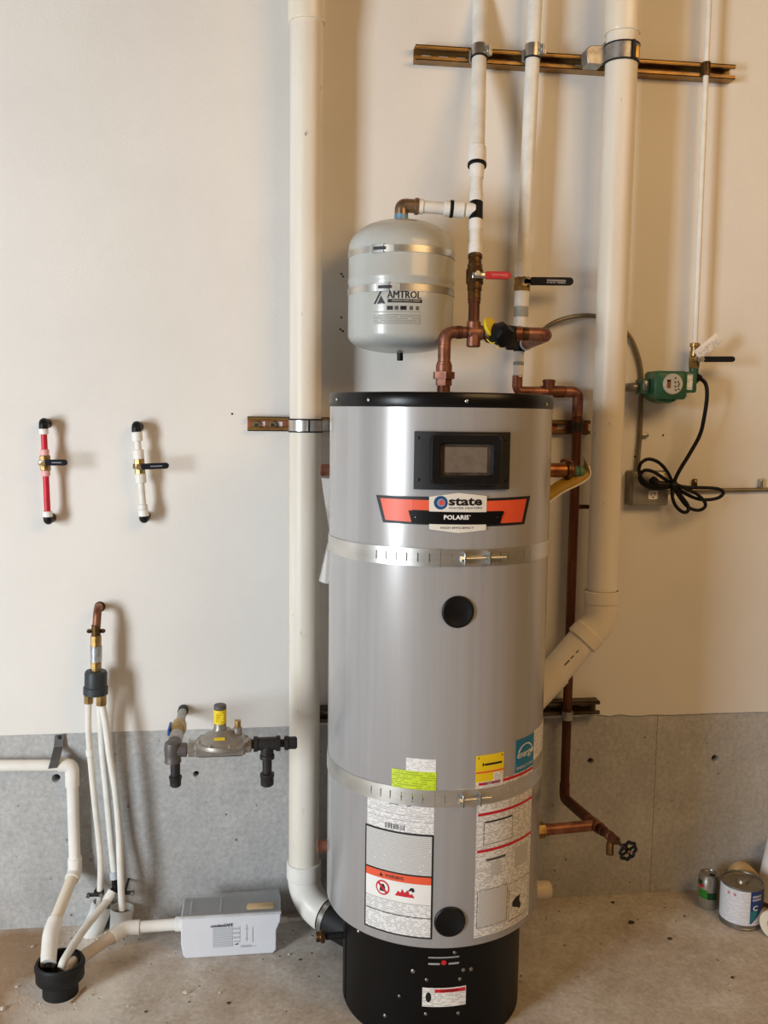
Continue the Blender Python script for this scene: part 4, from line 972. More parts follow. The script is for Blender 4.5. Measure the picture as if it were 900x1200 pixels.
# black cord, coiled and tied
cy = -.085
def C3(l, dy=0): return [W(px, py, cy+(q if isinstance(q, float) else 0)) for px, py, q in l]
t = thing('power_cord', 'black power cord hanging from the pump, bundled and plugged into the outlet box', 'cord', W(795, 600, cy))
cb = W(789, 568, cy)
cp = [(814, 442, 0.0), (820, 443.5, 0.0), (827, 450, -.01), (828.5, 465, -.015), (825, 490, -.01), (820, 510, 0.0), (808, 532, 0.0), (797, 550, 0.0), (791, 562, 0.0), (789, 568, 0.0)]
obj('cord_lead', MB().tube(smooth(C3(cp)), .0058, 12), M_CORD, t)
obj('strain_relief', MB().lathe(W(812, 442, -.095), X+Z*-.1, [(.014, 0), (.014, .012), (.008, .026)], 16), M_BLACK, t)
loops = [
 [(789, 567, 0.0), (782, 553, -.008), (772, 542, -.012), (760, 538, -.012), (751, 543, -.010), (749, 553, -.006), (754, 563, 0.0), (766, 570, .006), (780, 571, .004), (789, 568, 0.0)],
 [(789, 568, 0.006), (777, 560, .0), (766, 553, -.004), (756, 551, -.004), (750, 557, .0), (752, 566, .006), (764, 572, .010), (778, 572, .008), (789, 569, .004)],
 [(789, 567, -.004), (805, 571, -.010), (825, 571.5, -.014), (842, 573, -.014), (847.5, 578, -.010), (840, 584, -.004), (822, 585.5, 0.0), (806, 580, .004), (789, 569, .004)],
 [(789, 568, .0), (802, 572, -.008), (815, 578, -.012), (825, 587, -.010), (826, 594, -.006), (818, 598, .0), (806, 594, .004), (796, 582, .006), (789, 569, .006)],
 [(789, 569, -.003), (788, 582, -.010), (792, 593, -.012), (800, 600, -.010), (806, 599, -.006), (806, 592, .0), (799, 582, .004), (790, 569, .006)]]
for l in loops: obj('cord_loop', MB().tube(smooth(C3(l), 6), .0052, 10), M_CORD, t)
obj('cord_tie', MB().lathe(cb-V((.010, 0, .006)), V((1, 0, .35)), [(.012, 0), (.016, .004), (.016, .018), (.012, .022)], 14), M_CORD, t)
pg = obj('plug', MB().tube([V((W(765, 563, -.048).x, -.052, W(765, 563, -.048).z)), W(766, 564, -.078), W(772, 567, -.088), cb], [.013, .014, .009, .006], 12), M_BLACK, t)
# armoured cables
arm = mat('flexible_conduit', (136, 126, 108), .42, .7, var=.15)
def flex(pts, r, name, parent=None):
    p = smooth(pts, 10); q = [p[0]]
    for a, b in zip(p, p[1:]):
        L = (b-a).length; k = max(1, int(L/.0028)); q += [a.lerp(b, (i+1)/k) for i in range(k)]
    return MB().tube(q, [r+(.0008 if (i//1) % 2 else 0) for i in range(len(q))], 10)
mb = flex([W(628, 399, -.02), W(640, 384, -.03), W(655, 375.5, -.035), W(675, 370.5, -.035), W(697, 370.5, -.028), W(718, 378, -.022), W(736, 392, -.018), W(746, 412, -.016), W(751.5, 437, -.016), W(751, 470, -.016), W(750, 510, -.016), W(748, 535, -.018), W(748, 552, -.022)], .0062, 'x')
t = thing('flexible_conduit', 'flexible metal conduit arching behind the cream vent pipe down to the outlet box', 'conduit', W(748, 552, -.02))
obj('conduit', mb, arm, t)
a = W(752, 510, -.014); obj('conduit_strap', MB().cbox(a+X*.006, .030, .012, .012, .002, X, Z, OUT), M_GALV, t)
t = thing('flexible_conduit', 'flexible metal conduit running sideways from the outlet box across the right wall', 'conduit', W(860, 574, -.02))
obj('conduit', flex([V((OX1-.003, -.018, W(783, 574, -.018).z)), W(815, 574.5, -.016), W(850, 574.5, -.014), W(893, 574, -.014), W(990, 572, -.014)], .0062, 'x'), arm, t)
for px in (814, 891):
    a = W(px, 568, -.014); obj('conduit_strap', MB().cbox(a+Z*.004, .012, .028, .014, .002, X, Z, OUT), M_BRASSD if px < 850 else M_GALV, t)
    obj('strap_screw', MB().lathe(a+Z*.010+OUT*.006, OUT, [(.0035, 0), (.0035, .002), (0, .003)], 10), M_ZINC, t)

# ================================================================== STUB-OUTS ON THE LEFT WALL
def stub(label, pa, pb, pipe_m, secs, valve, handle, big):
    Y0 = -.050; A, B = W(*pa, Y0), W(*pb, Y0); t = thing('shutoff_stub', label, 'valve', B)
    f = lambda py: along(A+(A-B)*.05, B+(B-A)*.05, py)
    r = .0085 if not big else .0095
    obj('pipe', MB().rod(A, B, r, seg=20), pipe_m, t)
    for y0, y1, rr_, m_ in secs: obj('crimp_sleeve', MB().crod(f(y0), f(y1), rr_), m_, t)
    for P, s in ((A, 1), (B, -1)):
        w0 = V((P.x+.001, WY+.003, P.z+s*.006))
        e_ = obj('elbow', MB().tube(fillet([P-Z*(s*.008), P+Z*(s*.010), w0], .014, 6), r+.0040, 16), M_BLACK, t)
        obj('wall_flange', MB().lathe(V((w0.x, WY, w0.z)), OUT, [(.0135, -.002), (.0135, .001), (.011, .002)], 20), M_GALV, e_)
    vb = obj('ball_valve', MB().crod(f(valve[0]), f(valve[1]), .0145, .003, 8), M_BRASS, t)
    vc = f((valve[0]+valve[1])/2); sp = vc+OUT*.026
    obj('side_boss', MB().crod(vc-X*.018, vc+X*.014, .0075), M_BRASS, vb); obj('stem', MB().crod(vc, sp, .0085), M_BRASS, vb)
    obj('stem_nut', MB().hexn(sp-OUT*.003, sp+OUT*.005, .0075), M_BRASS, vb)
    hp, hq = W(*handle[0], sp.y), W(*handle[1], sp.y); h = lever('handle', hp, hq, .0165, M_BLACKH, vb, .010)
    obj('handle_print', MB().box(hp.lerp(hq, .58)+OUT*.0060, (hq-hp).length*.4, .0028, .0006, (hq-hp).normalized(), OUT.cross((hq-hp).normalized()), OUT), MATS['pale_print'], h)
pink = mat('pink_sleeve', (236, 176, 176), .45, var=.06)
stub('red plastic pipe stub on the wall with brass valve and black handle', (51, 499), (56, 606), M_RED,
     [(502, 509, .0125, M_PEXC), (526.5, 534, .0120, pink), (551, 558, .0120, pink), (599, 606, .0130, M_PEXC)], (533, 552), ((50, 542), (79, 542)), False)
stub('milky white pipe stub on the wall with brass valve and black handle', (160, 503), (168.5, 604), M_PEX,
     [(506, 517, .0150, M_PEXC), (527, 538, .0150, M_PEXC), (555, 566, .0155, M_PEX), (591, 597, .0130, M_PEXC), (597, 605, .0145, M_PEXC)], (537, 556), ((163, 547), (198, 545.5)), True)

# ---- backflow device and tubes
DY = -.075
def dv(py, px=112.5): return W(px, py, DY)
t = thing('backflow_preventer', 'brass backflow device with black cap hanging from a copper elbow in the wall', 'valve', dv(818))
obj('elbow', MB().tube(fillet([W(117, 711, WY+.004), W(114.5, 713, DY+.012), dv(735, 113)], .022, 8), .0115, 18), M_COP, t)
obj('wall_gap_shade', MB().lathe(W(117, 711, WY), OUT, [(.0155, -.001), (.0155, .001), (.012, .0015)], 24), M_BRASSD, t)  # dark ring put in for the shaded gap round the pipe
fe = obj('eared_fitting', MB().crod(dv(732), dv(745), .0125), M_BRASSD, t)
a = dv(739.5); obj('ear', MB().cbox(a, .052, .012, .010, .004, X, Z, OUT), M_BRASSD, fe)
for s in (-1, 1): obj('ear_hole_shade', MB().lathe(a+X*(s*.021)+OUT*.0048, OUT, [(.003, 0), (.003, .0008), (0, .0008)], 10), M_INK, fe)  # flat black discs for the shade inside the ear holes
bb = obj('brass_body', MB().crod(dv(744), dv(784), .0150, .002, 8), M_BRASS, t)
obj('silver_label', MB().shell(dv(775), dv(756)-dv(775), [(.0145, 0), (.0165, 0), (.0165, .045), (.0145, .045)], 20), mat('silver_label', (186, 188, 192), .3, .6, var=.2, scale=50), bb)
obj('lower_nipple', MB().crod(dv(774), dv(790), .0120, .002, 8), M_BRASS, t)
a, b = dv(813, 112), dv(786, 112.5); L = (b-a).length
obj('black_cap', MB().lathe(a, b-a, [(.030, -.002), (.034, 0), (.034, L*.30), (.031, L*.34), (.031, L-.006), (.028, L), (.01, L+.001)], 32), mat('cap_dark', (50, 56, 60), .5), t)
obj('outlet_nut', MB().hexn(dv(824, 104), dv(812, 104), .0135), M_BRASS, t); obj('outlet_nut', MB().hexn(dv(825, 119.5)+OUT*.01, dv(812, 119.5)+OUT*.01, .0150), M_BRASS, t)
obj('drain_hole', MB().crod(dv(816, 110), dv(812, 110), .006), M_COPD, t)
def tube_thing(label, pts, r, name='plastic_tube', m_=M_PEX):
    t = thing(name, label, 'tube', pts[-1]); obj('tube', MB().tube(smooth(pts, 8), r, 14), m_, t); return t
SY = F(141, 1090).y
t = tube_thing('milky tube with a pale coupling dropping from the backflow device to the left floor stub',
  [dv(822, 104), W(103.5, 850, -.070), W(105.5, 882, -.065), W(110, 930, -.060), W(116, 985, -.058), W(118, 1015, -.062), W(117, 1045, -.072), W(116, 1062, -.078)], .0090)
obj('coupling', MB().crod(W(105.2, 878, -.066), W(105.7, 886, -.066), .0115), M_PEXC, t)
t = tube_thing('milky tube hanging in the middle and ending in a black elbow above the floor stubs',
  [dv(822, 117), W(118.5, 850, -.062), W(120.5, 885, -.058), W(125, 930, -.056), W(130, 985, -.060), W(134, 1022, -.070)], .0100)
obj('crimp_sleeve', MB().crod(W(133, 1021, -.070), W(134.5, 1030, -.072), .0125), mat('grey_blue_sleeve', (184, 192, 200), .5), t)
obj('black_elbow', MB().tube(fillet([W(134.5, 1028, -.072), W(136, 1041, -.074), W(131, 1046, -.085)], .012), .0105, 14), M_BLACK, t)
tube_thing('milky tube curving to the right and down into the right floor stub',
  [dv(823, 120)+OUT*.01, W(124, 850, -.092), W(128.5, 885, -.090), W(135, 925, -.088), W(139.5, 975, -.088), W(141, 1020, -.096), W(143, 1066, -.090)], .0098)
t = thing('plastic_tube', 'sloping milky tube leading from the black elbow down into the black floor drain', 'tube', FUN+Z*.05)
fz_ = FUN.y
obj('tube', MB().tube(smooth([W(131, 1046, -.085), W(126, 1055, -.10), W(100, 1087, FUN.y*.55-.02), W(77, 1122, FUN.y+.004), W(72, 1134, FUN.y-.012)], 8), .0110, 14), M_PEX, t)
obj('end_sleeve', MB().crod(W(131.5, 1044, -.085), W(124, 1057, -.102), .0128), M_PEXC, t)
# floor stubs
for (px, py, tx, ty, r, lbl) in ((107, 1093, 121, 1060, .030, 'tilted white conduit stub rising from the floor under the left tube'), (141, 1091, 143, 1064, .031, 'upright white conduit stub rising from the floor under the right tube')):
    a = F(px, py); b = W(tx, ty, a.y+.004 if px > 120 else a.y+.014); t = thing('conduit_stub', lbl, 'pipe', a)
    d = (b-a).normalized(); L = (b-a).length
    obj('sleeve', MB().shell(a-d*.01, d, [(r-.003, 0), (r, 0), (r+.001, L-.01), (r+.004, L), (r+.003, L+.012), (r-.001, L+.011), (r-.003, L-.01)], 28), mat('grey_white_pvc', (214, 216, 214), .45, var=.06), t)
    obj('filler', MB().lathe(a-d*.005, d, [(r-.0025, 0), (r-.0025, L-.012), (0, L-.012)], 28), mat('stub_fill', (120, 116, 110), .8), t)
for c_, w_, lbl in ((W(112, 1046, -.074), .044, 'dark hanger clamp round the left tube above its floor stub'), (W(147, 1044, -.072), .052, 'dark hanger clamp round the right tube above its floor stub')):
    t = thing('tube_clamp', lbl, 'pipe clamp', c_-Z*.012); d = 1 if w_ > .05 else -1
    cc = c_+X*(-.012 if d > 0 else .010)
    obj('band', MB().shell(cc-Z*.006, Z, [(.0100, 0), (.0145, 0), (.0145, .012), (.0100, .012)], 20), M_IRON, t)
    obj('bar', MB().cbox(c_+OUT*.012, w_, .010, .008, .002, X, Z, OUT), M_IRON, t)
    for s in (-1, 1): obj('bolt', MB().crod(c_+X*(s*(w_/2-.004))+OUT*.006, c_+X*(s*(w_/2-.004))+OUT*.022, .0055, .001, 10), M_STEEL, t)
    obj('wall_foot', MB().box((c_.x, c_.y/2, c_.z), .006, abs(c_.y), .005), M_IRON, t)

# ---- drain pipe on the left
PY = -.032; pr = .0165
def pp(px, py, Y=PY): return W(px, py, Y)
t = thing('drain_pipe', 'white plastic drain pipe along the concrete under a grey strap, turning into the floor drain', 'pipe', FUN+Z*.06)
h0, h1 = pp(-60, 897.5), pp(86, 896.5); v1 = pp(85.5, 1020); h1.x = (h1.x*.5+v1.x*.5); v1.x = h1.x+.002
k1 = pp(62, 1086, FUN.y*.62+PY*.38); k2 = W(56.5, 1130, FUN.y+.006)
obj('pipe', MB().tube([h0, pp(80, 896.5)], pr, 24), M_PVCW, t)
obj('elbow', MB().tube(fillet([pp(69, 896.5), h1, V((h1.x, PY, W(86, 921, PY).z))], .034, 9), pr+.0035, 24), M_PVCW, t)
obj('pipe', MB().tube([V((h1.x, PY, W(86, 915, PY).z)), v1], pr, 24), M_PVCW, t)
dgl = (k1-v1).normalized()
obj('elbow', MB().tube([V((v1.x, PY, v1.z+.040)), V((v1.x, PY, v1.z+.006)), v1+dgl*.012-Z*.002, v1+dgl*.032], pr+.0037, 24), M_PVCW, t)
obj('pipe', MB().tube([v1, k1], pr, 24), M_PVC, t)
obj('elbow', MB().tube(fillet([k1-dgl*.02, k1+dgl*.02, k2], .05, 8), pr+.0045, 24), M_PVCW, t)
obj('end_plug', MB().crod(k2, k2+(k2-k1).normalized()*.016, .010), M_BLACK, t)
t = thing('pipe_strap', 'grey metal strap hanging over the white drain pipe on the concrete', 'strap', pp(64, 903))
pts = [W(70, 861, -.004), W(68.5, 875, -.012), W(65, 890, PY-pr-.004), W(62, 900, PY-pr-.002)]; vs = []
sdv = V((.013, 0, .001))
for p in pts: vs += [p-sdv, p+sdv, p-sdv+OUT*.0025, p+sdv+OUT*.0025]
fs = []
for i in range(3): k = 4*i; fs += [(k, k+1, k+5, k+4), (k+2, k+6, k+7, k+3), (k, k+4, k+6, k+2), (k+1, k+3, k+7, k+5)]
fs += [(0, 2, 3, 1), (12, 13, 15, 14)]
obj('strap', MB().add(vs, fs), mat('grey_strap', (92, 90, 88), .5, .4), t)
obj('strap_bolt', MB().crod(W(70, 864, -.001), W(70, 864, -.010), .006), M_IRON, t)
# black floor drain
t = thing('floor_drain', 'black rubber floor drain collar catching the white drain pipes', 'drain', FUN)
fr_ = .062; fh = W(70, 1128, FUN.y).z; fh = max(.09, min(fh, .14))
obj('collar', MB().shell(FUN, Z, [(fr_*.74, -.004), (fr_*.74, fh*.38), (fr_*.96, fh*.46), (fr_, fh*.5), (fr_, fh*.94), (fr_*.97, fh), (fr_*.88, fh), (fr_*.86, fh*.5), (fr_*.60, fh*.40), (fr_*.60, -.004)], 40), M_RUBBER, t)
obj('ridge', MB().shell(FUN+Z*(fh*.80), Z, [(fr_*.99, 0), (fr_*1.04, .003), (fr_*1.04, .010), (fr_*.99, .013)], 40), M_RUBBER, t)
obj('drain_bottom', MB().lathe(FUN+Z*.002, Z, [(fr_*.62, 0), (0, .0)], 30), M_BLACK, t)

# ---- condensate neutraliser
N0, N1 = F(217, 1122), F(324, 1118.5); yf = (N0.y+N1.y)/2; bx0, bx1 = W(212, 1090, yf).x, W(329, 1088, yf).x
zw = W(270, 1073, yf).z; dp = .110; yb = min(yf+dp, -.012); ztop_ = W(270, 1045, yb).z
t = thing('condensate_box', 'white plastic condensate neutraliser box with clear lid on the floor', 'box', V(((bx0+bx1)/2, yf, 0)))
fb = yf*SLOPE; poly = [(bx0+.006, fb+.006), (bx0+.014, fb), (bx1-.022, fb), (bx1-.012, fb+.010), (bx1-.012, zw*.55), (bx1, zw*.80), (bx1, zw), (bx0, zw), (bx0, zw*.3)]
obj('tray', MB().prism([(a, b) for a, b in poly], V((0, yf, 0)), X, Z, Yv, yb-yf), M_BOX, t, bevel=.003)
xm = (bx0+bx1)/2
lm = MB(); L_ = bx1-bx0
def lidloop(ins, z): return [(bx0+ins+.001, yf+ins+.001, z), (bx1-ins-.001, yf+ins+.001, z), (bx1-ins-.001, yb-ins, z), (bx0+ins+.001, yb-ins, z)]
lv = lidloop(0, zw)+[(bx0+.012, yf+.004, zw+.004), (bx1-.003, yf+.004, zw+.004), (bx1-.003, yb-.001, ztop_), (bx0+.014, yb-.001, ztop_-.004)]
lm.add(lv, [(0, 1, 2, 3), (4, 7, 6, 5), (0, 4, 5, 1), (1, 5, 6, 2), (2, 6, 7, 3), (3, 7, 4, 0)])
frost = mat('smoky_clear_lid', (206, 208, 208), .22, var=.05, scale=12, trans=.55, ior=1.1, alpha=.62)
ldd = obj('clear_lid', lm, frost, t)
obj('lid_rim', MB().box((xm, yf-.001, zw+.002), L_+.002, .006, .006), mat('rim_grey', (206, 208, 212), .4), t)
for px in (223, 258): p = W(px, 1068, yf+.02); obj('lid_rib', MB().box((p.x, (yf+yb)/2, (zw+ztop_)/2-.006), .003, yb-yf-.03, (ztop_-zw)*.6), M_BOX, ldd)
obj('media_cartridge', MB().cbox((W(305, 1068, yf).x, yf+.034, zw+.0035), .078, .03, .010, .003), M_TAN, ldd)
lc = V((W(262, 1100, yf).x, yf-.0005, zw*.56)); fp_m = printed('box_print', (214, 220, 228), (120, 128, 136), .0052, .02, .6, .7)
flat_label('box_print', V((W(261, 1100, yf).x, yf-.0004, zw*.45)), X, Z, .055, zw*.50, fp_m, t)
flat_label('box_print', V((W(277, 1100, yf).x, yf-.0004, zw*.52)), X, Z, .020, zw*.42, printed('box_print_sparse', (224, 228, 236), (130, 136, 144), .013, .03, .5, .7), t)
ptext('box_lettering', 'condenSAFE', V((W(260, 1090, yf).x, yf-.0014, zw*.765)), X, Z, .062, .0095, mat('box_ink', (50, 56, 66), .5), t, .02)
dm = mat('diagram_grey', (176, 184, 196), .5); 
for (px, py, w_, h_) in ((289, 1093, .0012, .05), (296, 1095, .0012, .044), (289, 1088, .012, .0012), (292, 1109, .040, .0012), (289, 1100, .010, .0012)):
    p = W(px, py, yf); obj('diagram_line', MB().box((p.x, yf-.0008, p.z), w_, .0008, h_), dm, t)
obj('print_mark', MB().prism([(-.006, -.002), (.004, -.002), (.006, .003), (0, .001)], V((W(277, 1112, yf).x, yf-.0004, zw*.26)), X, Z, OUT, .0006), MATS['box_ink'], t)
flat_label('box_print', V((W(288, 1114, yf).x, yf-.0004, zw*.19)), X, Z, .030, .006, printed('box_maker_print', (222, 226, 234), (70, 78, 90), .006, .012, .7, .7), t)
# drain lines either side
yc = (yf+yb)/2+.015
za = W(205, 1083, yc); t = thing('drain_pipe', 'white plastic pipe from the neutraliser box sloping into the black floor drain', 'pipe', V((za.x, yc, 0)))
c0 = V((bx0+.004, yc, za.z)); c1 = V((W(146, 1087, yc).x, yc, za.z-.003)); c2 = W(72, 1138, FUN.y+.01)
dd2 = (c2-c1).normalized()
obj('pipe', MB().rod(c0, c1, pr, seg=24), M_PVCW, t)
obj('coupling', MB().crod(c0+X*-.003, c0-X*.026, pr+.004), M_PVCW, t)
obj('elbow', MB().tube(fillet([c1+X*.042, c1, c1+dd2*.050], .03, 8), pr+.0042, 24), M_PVCW, t)
obj('sloping_pipe', MB().rod(c1, c2, pr, seg=24), mat('dusty_pvc', (222, 206, 186), .5, var=.06), t)
t = thing('drain_pipe', 'short white plastic pipe from the neutraliser box towards the heater', 'pipe', V((bx1, yc, 0)))
yc = -.034; zr_ = W(360, 1081, yc).z; e1 = V((W(386, 1081, yc).x, yc, zr_))
obj('pipe', MB().tube([V((bx1-.004, yc, zr_)), e1, e1+V((.09, .004, 0))], pr, 24), M_PVCW, t)
obj('coupling', MB().crod(V((bx1-.002, yc, zr_)), V((bx1+.026, yc, zr_)), pr+.004), M_PVCW, t)

# ================================================================== GAS REGULATOR
g0 = W(215, 831, WY+.002); gx = g0.x; g1 = WX(202.5, 879, gx); GY = g1.y
def G(px, py): return W(px, py, GY)
t = thing('gas_regulator', 'grey gas regulator with yellow-banded vent on black iron pipe fittings from the wall', 'regulator', V((gx, GY, G(205, 922).z)))
ddg = (g1-g0).normalized()
def gp(u_): return g0.lerp(g1, u_)
obj('wall_nipple', MB().rod(g0, gp(.5), .0125, seg=20), M_GALV, t)
obj('wall_gap_shade', MB().crod(g0, gp(.08), .0150), M_IRON, t)  # added black ring, stands for the shadow where pipe meets wall
gvb = obj('gas_valve', MB().lathe(gp(.36), ddg, [(.014, 0), (.019, .008), (.021, .03), (.0225, .05), (.018, .078), (.014, .085)], 10), M_BRASS, t)
obj('valve_collar', MB().crod(gp(.66), gp(.86), .0185), M_GALV, gvb)
vh = gp(.5)-X*.022; obj('stem', MB().crod(gp(.5), vh, .007), M_BRASS, gvb)
hdl = obj('valve_handle', MB().prism([(-.038, -.006), (-.03, -.011), (.03, -.011), (.038, -.004), (.03, .009), (-.03, .009)], vh+X*.002, ddg, Z.cross(ddg).cross(ddg)*-1 if False else V((0, 0, 1)), -X, .007), M_BLUEH, gvb, bevel=.002)
el = obj('elbow', MB().tube(fillet([gp(.84), g1, g1-Z*.02], .02, 7), .0190, 20), mat('grey_malleable', (104, 100, 98), .5, .4, var=.15, bump=.2), t)
gm = MATS['grey_malleable']
obj('tee_body', MB().lathe(g1+Z*.020, -Z, [(.012, -.006), (.020, 0), (.0225, .014), (.0215, .030), (.0205, .044), (.0215, .046), (.0215, .052)], 22), gm, t)
obj('tee_outlet', MB().crod(g1, V((G(219, 878).x, GY, g1.z)), .0185), gm, t)
zdb = G(205, 919).z; gd = V((G(205.5, 900).x, GY, g1.z))
obj('drip_leg', MB().rod(gd, V((gd.x, GY, zdb+.01)), .0125, seg=20), M_IRON, t)
obj('drip_cap', MB().lathe(V((gd.x, GY, zdb-.006)), Z, [(.011, 0), (.0145, .004), (.0150, .020), (.0165, .022), (.0165, .028), (.012, .029)], 22), M_IRON, t)
zax = g1.z+.003
obj('nipple', MB().rod((G(216, 878).x, GY, zax), (G(222, 878).x, GY, zax), .0125, seg=18), mat('bright_nipple', (206, 196, 186), .4, .4), t)
obj('union_nut', MB().hexn((G(221, 878).x, GY, zax), (G(231, 878).x, GY, zax), .0225), M_GALV, t)
rc = G(259, 872); mreg = mat('regulator_aluminium', (158, 152, 144), .42, .55, var=.1, scale=30, bump=.1)
rd = obj('lower_body', MB().cbox((G(258, 878).x, GY, zax+.001), G(289, 878).x-G(229, 878).x, .050, .040, .006, X, Yv, Z), mreg, t)
zf = zax+.020; R_ = (G(293, 868).x-G(230, 868).x)/2; cx_ = G(261, 868).x
obj('outlet_boss', MB().crod((G(286, 872).x, GY, zax+.004), (G(295, 872).x, GY, zax+.004), .019, .003), mreg, rd)
bowl = obj('diaphragm_case', MB().lathe((cx_, GY, zf-.014), Z, [(R_*.50, -.012), (R_*.80, -.003), (R_*.93, .004), (R_, .005), (R_, .0135), (R_*.985, .0155), (R_*.87, .016), (R_*.83, .019), (R_*.74, .026), (R_*.42, .034), (R_*.30, .044), (0, .044)], 44), mreg, t)
for k in range(8):
    q = 2*math.pi*k/8+.3; p = V((cx_+R_*.92*math.cos(q), GY+R_*.92*math.sin(q), zf+.0005)); obj('case_screw', MB().crod(p, p+Z*.005, .004, .001, 10), M_ZINC, bowl)
vx = G(258, 845).x; vt = obj('vent_tube', MB().lathe((vx, GY, zf+.026), Z, [(.019, 0), (.016, .010), (.0155, .024)], 24), mreg, t)
z1 = G(258, 847).z; z2 = G(258, 831).z; z3 = G(258, 825.5).z
obj('yellow_band', MB().rod((vx, GY, z1), (vx, GY, z2), .0165, seg=24), M_YELP, vt); obj('vent_cap', MB().crod((vx, GY, z2), (vx, GY, z3), .0163, .002, 24), mat('cap_grey', (92, 88, 88), .5), vt)
flat_label('band_print', V((vx, GY-.0166, (z1+z2)/2)), X, Z, .020, .022, printed('yellow_band_print', (232, 208, 40), (120, 96, 20), .0055, .010), vt)
px_ = G(278.5, 850).x; pz = G(278.5, 858).z; obj('plug_boss', MB().crod((px_, GY, zf+.012), (px_, GY, G(278, 852).z), .0115), mreg, t)
obj('brass_plug', MB().hexn((px_, GY, G(278, 853).z), (px_, GY, G(278, 844).z), .0095), M_BRASS, t)
flat_label('yellow_mark', V((G(258, 863).x, GY-R_*.58, zf+.0165)), X, V((0, .95, .31)), .028, .012, M_YELP, t)
zx = G(312, 871).z; zx = zax+.006
obj('nipple', MB().rod((G(294, 871).x, GY, zx), (G(300, 871).x, GY, zx), .0125, seg=18), M_IRON, t)
tee_ = obj('iron_tee', MB().lathe((G(297, 871).x, GY, zx), X, [(.0165, 0), (.0205, .001), (.0205, .010), (.0175, .012), (.0175, .058), (.0205, .060), (.0205, .070), (.0165, .071)], 22), M_IRON, t)
tx = G(313, 880).x
obj('tee_leg', MB().lathe((tx, GY, zx), -Z, [(.017, 0), (.017, .028), (.0195, .030), (.0195, .040), (.012, .041)], 22), M_IRON, tee_)
zc0 = G(313, 919).z; obj('drip_leg', MB().rod((tx, GY, zx-.035), (tx, GY, zc0+.01), .0125, seg=20), M_IRON, t)
obj('drip_cap', MB().lathe(V((tx, GY, zc0-.004)), Z, [(.013, 0), (.0175, .004), (.0175, .024), (.019, .026), (.019, .034), (.012, .036)], 22), M_IRON, t)
obj('nipple', MB().rod((G(326, 871).x, GY, zx), (G(336, 871).x, GY, zx), .0105, seg=18), M_IRON, t)
obj('end_cap', MB().lathe((G(333, 871).x, GY, zx), X, [(.016, 0), (.019, .002), (.019, .010), (.0165, .012), (.0165, .030), (.013, .034)], 22), M_IRON, t)

# ================================================================== CANS AND ROLLS
c = F(829, 1062); r = W(840.5, 1040, c.y).x-W(829, 1040, c.y).x; hc = W(829, 1022, c.y).z
t = thing('drink_can', 'dented green and silver drink can standing by the concrete wall', 'can', c)
hc = max(.10, min(hc, .125))
obj('can_body', MB().lathe(c, Z, [(r*.78, 0), (r*.82, .003), (r, .012), (r, hc-.016), (r*.84, hc-.003), (r*.86, hc), (r*.80, hc), (r*.78, hc-.004), (0, hc-.004)], 32), mat('can_aluminium', (188, 186, 180), .3, .85, var=.12), t)
CC = Cyl(c.x, c.y, r)
crect('green_print', CC, -r*.95, -r*.05, hc*.33, hc*.58, mat('can_green', (48, 132, 40), .35, .2), t, .0002, .0005)
crect('green_print', CC, -r*.05, r*.8, hc*.32, hc*.52, mat('can_dark_green', (20, 72, 32), .35, .2), t, .0002, .0005)
crect('green_print', CC, -r*1.1, -r*.6, hc*.68, hc*.84, MATS['can_dark_green'], t, .0002, .0005)
wrap('red_print', CC, poly_bm([(-r*.95, hc*.60), (-r*.3, hc*.68), (-r*.5, hc*.72), (-r*.95, hc*.70)], .0005), M_REDP, t, .0002)
obj('can_opening_shade', MB().lathe(c+V((.007, -.008, hc-.0042)), Z, [(.010, 0), (.010, .001), (0, .001)], 16), M_INK, t)  # black disc laid on the top for the shade inside the opening
c = F(867, 1090); r = (W(892, 1060, c.y).x-W(845.5, 1060, c.y).x)/2; c.y += r*.80; c.x = W(868.5, 1060, c.y).x; hc = W(870, 1042, c.y-r).z
t = thing('paint_can', 'metal paint can with white and blue label standing on the floor', 'can', c)
obj('can_body', MB().lathe(c, Z, [(r*.97, 0), (r, .002), (r, .006), (r*.975, .008), (r*.975, hc-.008), (r, hc-.006), (r, hc), (r*.93, hc), (r*.91, hc-.006), (r*.80, hc-.006)], 44), mat('can_tin', (140, 136, 128), .38, .75, var=.1), t)
ld = obj('can_lid', MB().lathe(c+Z*(hc-.007), Z, [(r*.92, 0), (r*.90, .003), (r*.82, .003), (r*.78, .001), (r*.30, .0015), (r*.26, .010), (r*.20, .012), (0, .012)], 40), mat('can_lid_tin', (150, 140, 122), .4, .7, var=.15), t)
PCY_ = Cyl(c.x, c.y, r*.975)
crect('can_label', PCY_, -r*1.4, r*1.5, .012, hc-.012, printed('can_print', (218, 218, 222), (168, 168, 178), .0042, .012, .5, .55), t, .0003, .0005)
a = r*.42
wrap('blue_panel', PCY_, poly_bm([(a, .02), (a+.004, .018), (a+.045, .055), (r*1.5, .055), (r*1.5, hc-.012), (a, hc-.012)], .0004), M_NAVY, t, .0009)
wrap('teal_panel', PCY_, poly_bm([(a, .018), (a+.024, .045), (a+.024, .065), (a, .055)], .0003), mat('teal_print', (30, 110, 120), .45), t, .0014)
crect('can_print', PCY_, a+.006, a+.038, hc-.044, hc-.022, printed('can_white_print', (34, 62, 118), (236, 236, 240), .010, .016, .62, .75), t, .0012, .0003)
ctext('can_lettering', PCY_, 'C', a+.008, a+.024, hc-.072, .016, M_WHITE, t, .0018, .02)
for k in (-.6, -.3): wrap('hazard_mark', PCY_, poly_bm([(r*k-.005, hc-.028), (r*k, hc-.022), (r*k+.005, hc-.028), (r*k, hc-.034)], .0003), mat('faded_red', (196, 120, 124), .5), t, .0009)
